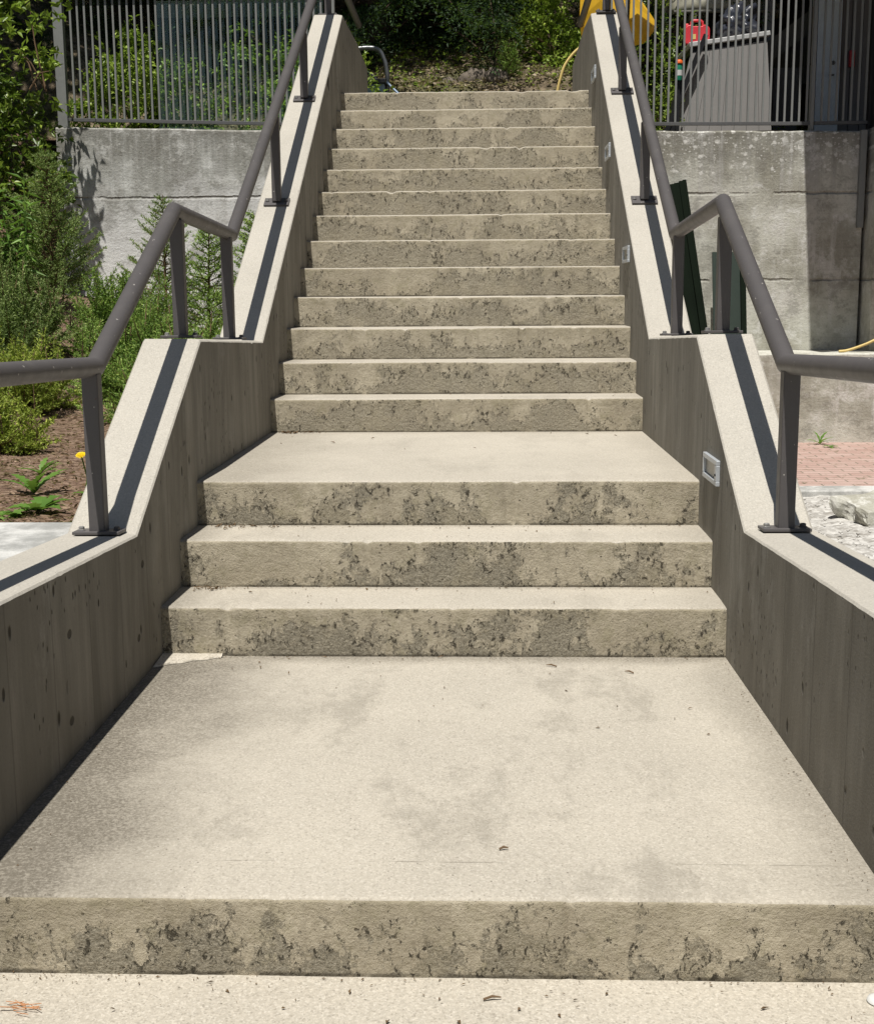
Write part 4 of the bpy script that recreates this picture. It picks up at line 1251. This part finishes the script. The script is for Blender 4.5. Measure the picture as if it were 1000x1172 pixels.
M['dryleaf'] = leaf_mat('dry_leaves', (.20, .14, .08), (.34, .26, .17), (.46, .38, .28), .8)
o = npmesh('dry_leaves', V, F, M['dryleaf']); tag(o, 'dry fallen leaves covering the bank behind the stairs', 'leaves', None, 'stuff')

# small plants at the top of the stairs
conifer_shrub('small_conifer', .40, 9.66, .36, .11, M['juniper'], 'little upright green conifer right of centre at the foot of the bank', 61, 44, z=hillz(.40, 9.66) - .03, group=None, form='cone')
for i, (x, y, s, lb) in enumerate(((.05, 9.7, .17, 'smaller brown boulder left of centre at the foot of the bank'), (-.22, 9.75, .12, 'small low stone at the foot of the bank, left of the boulders'), (.28, 9.68, .15, 'brown boulder beside the little upright conifer'))):
    tag(blob('boulder', (x, y, hillz(x, y) - .02), (s, s * .8, s * .75), M['stone'], i * 3.1, .3, sub=3), lb, 'boulder', 'boulders at the foot of the bank')

# low conifers in the left bed
cs = [
    (-3.30, 6.1, 1.24, .48, 'juniper_b', 'tall conical conifer nearest the left edge in front of the retaining wall', 31, 100, 'cone'),
    (-2.45, 6.3, 1.24, .46, 'juniper_b', 'slender feathery conifer in front of the middle of the left retaining wall', 32, 76, 'cone'),
    (-2.05, 6.0, 1.12, .42, 'juniper', 'young feathery conifer seen through the upper left handrail', 42, 84, 'cone'),
    (-1.57, 5.6, 1.20, .42, 'juniper', 'slim young conifer just left of the side wall', 33, 90, 'cone'),
    (-2.55, 5.3, .62, .60, 'juniper', 'broad green juniper behind the kink of the left handrail', 34, 190, 'low'),
    (-2.10, 4.1, .50, .60, 'juniper', 'spreading green juniper in the middle of the left bed', 43, 210, 'low'),
    (-1.68, 3.3, .50, .50, 'juniper', 'dense green juniper beside the left side wall', 35, 180, 'low'),
    (-2.62, 3.4, .34, .42, 'juniper_y', 'yellow-green juniper at the left edge above the handrail', 36, 140, 'low'),
    (-3.10, 4.6, .54, .56, 'juniper_b', 'grey-green juniper behind the yellow-green one at the left edge', 37, 170, 'low'),
    (-1.50, 2.2, .34, .33, 'juniper', 'small juniper next to the left side wall, below the handrail', 38, 110, 'low'),
    (-2.38, 2.1, .20, .42, 'juniper_y', 'low spreading yellow-green juniper at the left edge below the handrail', 39, 120, 'low'),
    (-1.48, 4.5, .70, .32, 'juniper', 'narrow juniper squeezed against the left side wall', 40, 110, 'low'),
    (-3.55, 5.6, .60, .48, 'juniper_b', 'shaded grey-green conifer under the leafy bush at the left edge', 41, 120, 'low'),
]
for (x, y, h, w, mt, lb, sd_, br, fm) in cs:
    conifer_shrub('conifer_shrub', x, y, h, w, M[mt], lb, sd_, br, form=fm, lean=(RNG.normal() * .05, RNG.normal() * .05))
# stones showing behind the shrubs at left
for i in range(9):
    x = -3.9 + .27 * i + RNG.normal() * .05; y = 6.3 + RNG.normal() * .25
    tag(blob('bed_stone', (x, y, soilz(x, y) + .01), (.07 + .03 * RNG.random(), .06, .045), M['stone'] if i % 2 else M['mortar'], i * 2.3, .3, sub=2), 'pale stone lying in the bed in front of the left retaining wall', 'stone', 'stones in the left bed')

# weeds
def rosette(name, x, y, z, leaves, ln, wd, mat, label, seed, up=.5, lobes=4, cat='weed'):
    rg = np.random.default_rng(seed)
    V = []; F = []
    for k in range(leaves):
        a = k * 2.399 + rg.normal() * .3; l = ln * rg.uniform(.7, 1.1); w = wd * rg.uniform(.8, 1.2); el = up * rg.uniform(.5, 1.3)
        n = lobes * 2 + 1; b = len(V)
        for i in range(n + 1):
            u = i / n
            rr = l * u * math.cos(el * (1 - u * .4)); zz = l * u * math.sin(el) - l * .35 * u * u
            ww = w * (math.sin(math.pi * min(1, u * .9 + .08)) ** .8) * (1.0 if i % 2 else .55) if i < n else .001
            cx, cy = math.cos(a), math.sin(a)
            for sg in (-1, 0, 1):
                V.append((cx * rr - cy * ww * sg, cy * rr + cx * ww * sg, zz + abs(sg) * ww * .25 + .004))
        for i in range(n):
            q = b + i * 3; F += [(q, q + 1, q + 4, q + 3), (q + 1, q + 2, q + 5, q + 4)]
    e = empty(name, (x, y, z), label, cat)
    m = MB(); m.v = V; m.f = F; m.mi = [0] * len(F); m.build('leaves', mat, e, smooth=True)
    return e
rosette('weed', -1.62, .72, soilz(-1.62, .72), 7, .17, .022, M['weed'], 'pale jagged-leaved weed standing in the mulch of the left bed', 1, 1.15, 5)
rosette('weed', -1.78, 1.25, soilz(-1.78, 1.25), 9, .11, .016, M['weed'], 'small feathery weed behind the jagged one in the left bed', 2, 1.0, 4)
rosette('weed', -1.43, .22, soilz(-1.43, .22), 12, .12, .032, M['weed'], 'leafy weed beside the lowest handrail post at the bed edge', 3, .7, 3)
rosette('weed', -1.53, .16, soilz(-1.53, .16), 9, .09, .03, M['weed'], 'smaller leafy weed left of the one by the handrail post', 8, .5, 3)
rosette('weed', -1.80, .25, soilz(-1.80, .25), 8, .09, .026, M['weed'], 'flat weed at the left edge beside the grey path', 4, .45, 3)
rosette('weed', 3.02, 6.86, -.10, 8, .15, .014, M['weed'], 'small weed growing between the brick pavers and the ledge wall', 5, 1.2, 3)
rosette('weed', 3.05, 6.62, -.10, 8, .07, .016, M['weed'], 'tiny flat weed in the brick paving', 9, .4, 3)
e = rosette('dandelion', -1.425, .74, soilz(-1.425, .74), 6, .08, .015, M['weed'], 'dandelion with one yellow flower behind the lowest left handrail post', 6, .4, 4, 'flower')
m = MB(); m.tube([(0, 0, 0), (.01, 0, .07), (-.005, -.01, .155)], .003, 6); m.build('stalk', M['weed'], e, smooth=True)
V = []; F = []
for k in range(60):
    a = k * 2.399; q = .004 + .015 * (k / 60) ** .5; b0 = len(V); da = .13
    V += [(0, 0, 0), (math.cos(a - da) * q, math.sin(a - da) * q, .016 - q * .35), (math.cos(a) * q * 1.15, math.sin(a) * q * 1.15, .014 - q * .4), (math.cos(a + da) * q, math.sin(a + da) * q, .016 - q * .35)]
    F.append((b0, b0 + 1, b0 + 2, b0 + 3))
m = MB(); m.v = [(v[0] - .005, v[1] - .012 - v[2] * .7, v[2] * .7 + .155 + v[1] * .5) for v in V]; m.f = F; m.mi = [0] * len(F); m.build('flower_head', M['yellowpetal'], e)

# willow-leaved plant at the left edge
rg = np.random.default_rng(77)
e = empty('tall_weed', (-3.30, 5.45, soilz(-3.30, 5.45)), 'bright long-leaved plant at the left edge in front of the dark bush', 'plant')
P = []; D = []; m = MB()
for s_i in range(5):
    tx, ty, hh = rg.normal() * .16, rg.normal() * .1, rg.uniform(.8, 1.12)
    m.tube([(0, 0, 0), (tx * .6, ty * .6, hh * .6), (tx, ty, hh)], [.007, .005, .002], 6)
    for q in range(26):
        u = .45 + .55 * q / 26; a = q * 2.399
        P.append((tx * u, ty * u, hh * u)); D.append((math.cos(a), math.sin(a), .25 + .3 * (u > .9) - .5 * (u < .9)))
P = np.array(P); D = unit(np.array(D))
V, F = leaf_faces(P, D, rg.uniform(.10, .17, len(P)), np.full(len(P), .024), rg.normal(0, .4, len(P)), .3)
npmesh('foliage', V, F, M['weed'], e); m.build('stems', M['weed'], e, smooth=True)

# ------------------------------------------------------------------ litter
rg = np.random.default_rng(9)
P = []; S = []
def scatter(n, x0, x1, y0, y1, z, edge=0):
    for k in range(n):
        x = rg.uniform(x0, x1)
        y = y1 - abs(rg.normal()) * (y1 - y0) * .22 if edge and rg.random() < .7 else rg.uniform(y0, y1)
        P.append((x, y, z + .003)); S.append(rg.uniform(.002, .006) if rg.random() < .8 else rg.uniform(.006, .011))
scatter(46, -.9, .9, -1.7, 0, 0, 1); scatter(60, -.9, .9, .03, .3, r, 1); scatter(60, -.9, .9, .33, .6, 2 * r, 1)
scatter(26, -.9, .9, .65, 2.3, 3 * r, 1)
for i in range(12): scatter(14, -.9, .9, 2.33 + i * t, 2.6 + i * t, (4 + i) * r, 1)
scatter(60, -1.2, 1.2, -2.2, -1.74, -r, 1)
for k in range(60): P.append((-.90 + abs(rg.normal()) * .10, 2.28 - abs(rg.normal()) * .02, 3 * r + .004)); S.append(rg.uniform(.006, .014))
for k in range(40): P.append((-.90 + abs(rg.normal()) * .08, .28 - abs(rg.normal()) * .03, r + .004)); S.append(rg.uniform(.005, .011))
for k in range(40): P.append((-.88 + abs(rg.normal()) * .10, .58 - abs(rg.normal()) * .03, 2 * r + .004)); S.append(rg.uniform(.005, .011))
for (yy, zz, nn) in ((0.0, 0, 150), (.3, r, 110), (.6, 2 * r, 110), (2.307, 3 * r, 80), (-L1, -r, 150)):
    for k in range(nn):
        P.append((rg.uniform(-.92, .92) if rg.random() < .6 else -.90 + abs(rg.normal()) * .22, yy - .004 - abs(rg.normal()) * .016, zz + .002)); S.append(rg.uniform(.0012, .0042))
for k in range(160):     # grit along the foot of the side walls
    P.append((.915 - abs(rg.normal()) * .02 if k % 2 else -.92 + abs(rg.normal()) * .05, rg.uniform(-1.7, 0), .002)); S.append(rg.uniform(.0012, .004))
P = np.array(P); S = np.array(S)
D = unit(np.c_[rg.normal(size=(len(P), 2)), rg.uniform(-.05, .3, len(P))])
V, F = leaf_faces(P, D, S * rg.uniform(1.2, 3.0, len(S)), S * rg.uniform(.4, 1.0, len(S)), rg.normal(0, .35, len(P)) + 1.57 * 0, .35)
o = npmesh('leaf_litter', V, F, M['litter']); tag(o, 'small dry leaf scraps scattered over the treads and landings', 'leaf litter', None, 'stuff')
n_ = 7000
X = rg.uniform(-3.2, -1.19, n_); Y = .07 + rg.uniform(0, 1, n_) ** 1.3 * 4.2
Z = np.array([soilz(a, b) for a, b in zip(X, Y)]) + rg.uniform(.001, .010, n_)
D = unit(np.c_[rg.normal(size=(n_, 2)), rg.uniform(-.1, .35, n_)])
V, F = leaf_faces(np.c_[X, Y, Z], D, rg.uniform(.010, .040, n_), rg.uniform(.005, .014, n_), rg.normal(0, .7, n_), .15)
M['mulch'] = leaf_mat('bark_mulch_chips', (.10, .055, .032), (.24, .145, .09), (.42, .31, .22), .9, .05)
o = npmesh('bark_mulch', V, F, M['mulch']); tag(o, 'coarse reddish bark mulch lying over the left planting bed', 'mulch', None, 'stuff')
# rusty needles and cap on the pavement
m = MB()
for k in range(16):
    a = rg.normal() * .35 + (0 if k % 2 else math.pi); l = rg.uniform(.02, .045)
    c0 = Vector((-.775 + rg.normal() * .012, -1.865 + rg.normal() * .008, -r + .004 + rg.uniform(0, .004)))
    m.tube([c0, c0 + Vector((math.cos(a) * l, math.sin(a) * l, rg.uniform(0, .006)))], .0009, 4)
tag(m.build('needle_tuft', M['needle_dead']), 'tuft of rust-brown dry needles on the pavement at the lower left', 'twig')
m = MB(); m.lathe((.888, -1.80, -r + .0005), [(.020, 0), (.0215, .002), (.019, .0075), (.014, .0095), (.004, .010)], 24)
tag(m.build('plastic_disc', M['white'], smooth=True), 'small white plastic disc on the pavement at the lower right edge', 'disc')
for (x, y, z, a, l, lb) in ((.12, -1.815, -r, .15, .035, 'short dark twig lying on the pavement below the lowest riser'), (.155, -1.5, 0, .1, .02, 'tiny twig lying near the front edge of the lower landing'),
                        (.36, -.12, 0, 2.9, .035, 'brown twig on the lower landing close to the first step'), (.60, -.19, 0, 2.7, .03, 'curled leaf stalk at the right rear of the lower landing')):
    m = MB(); c0 = Vector((x, y, z + .004)); dv = Vector((math.cos(a) * l, math.sin(a) * l, .002)); m.tube([c0, c0 + dv * .5 + Vector((0, .002, .003)), c0 + dv], [.0022, .0026, .0012], 6)
    tag(m.build('twig', M['twig'], smooth=True), lb, 'twig')
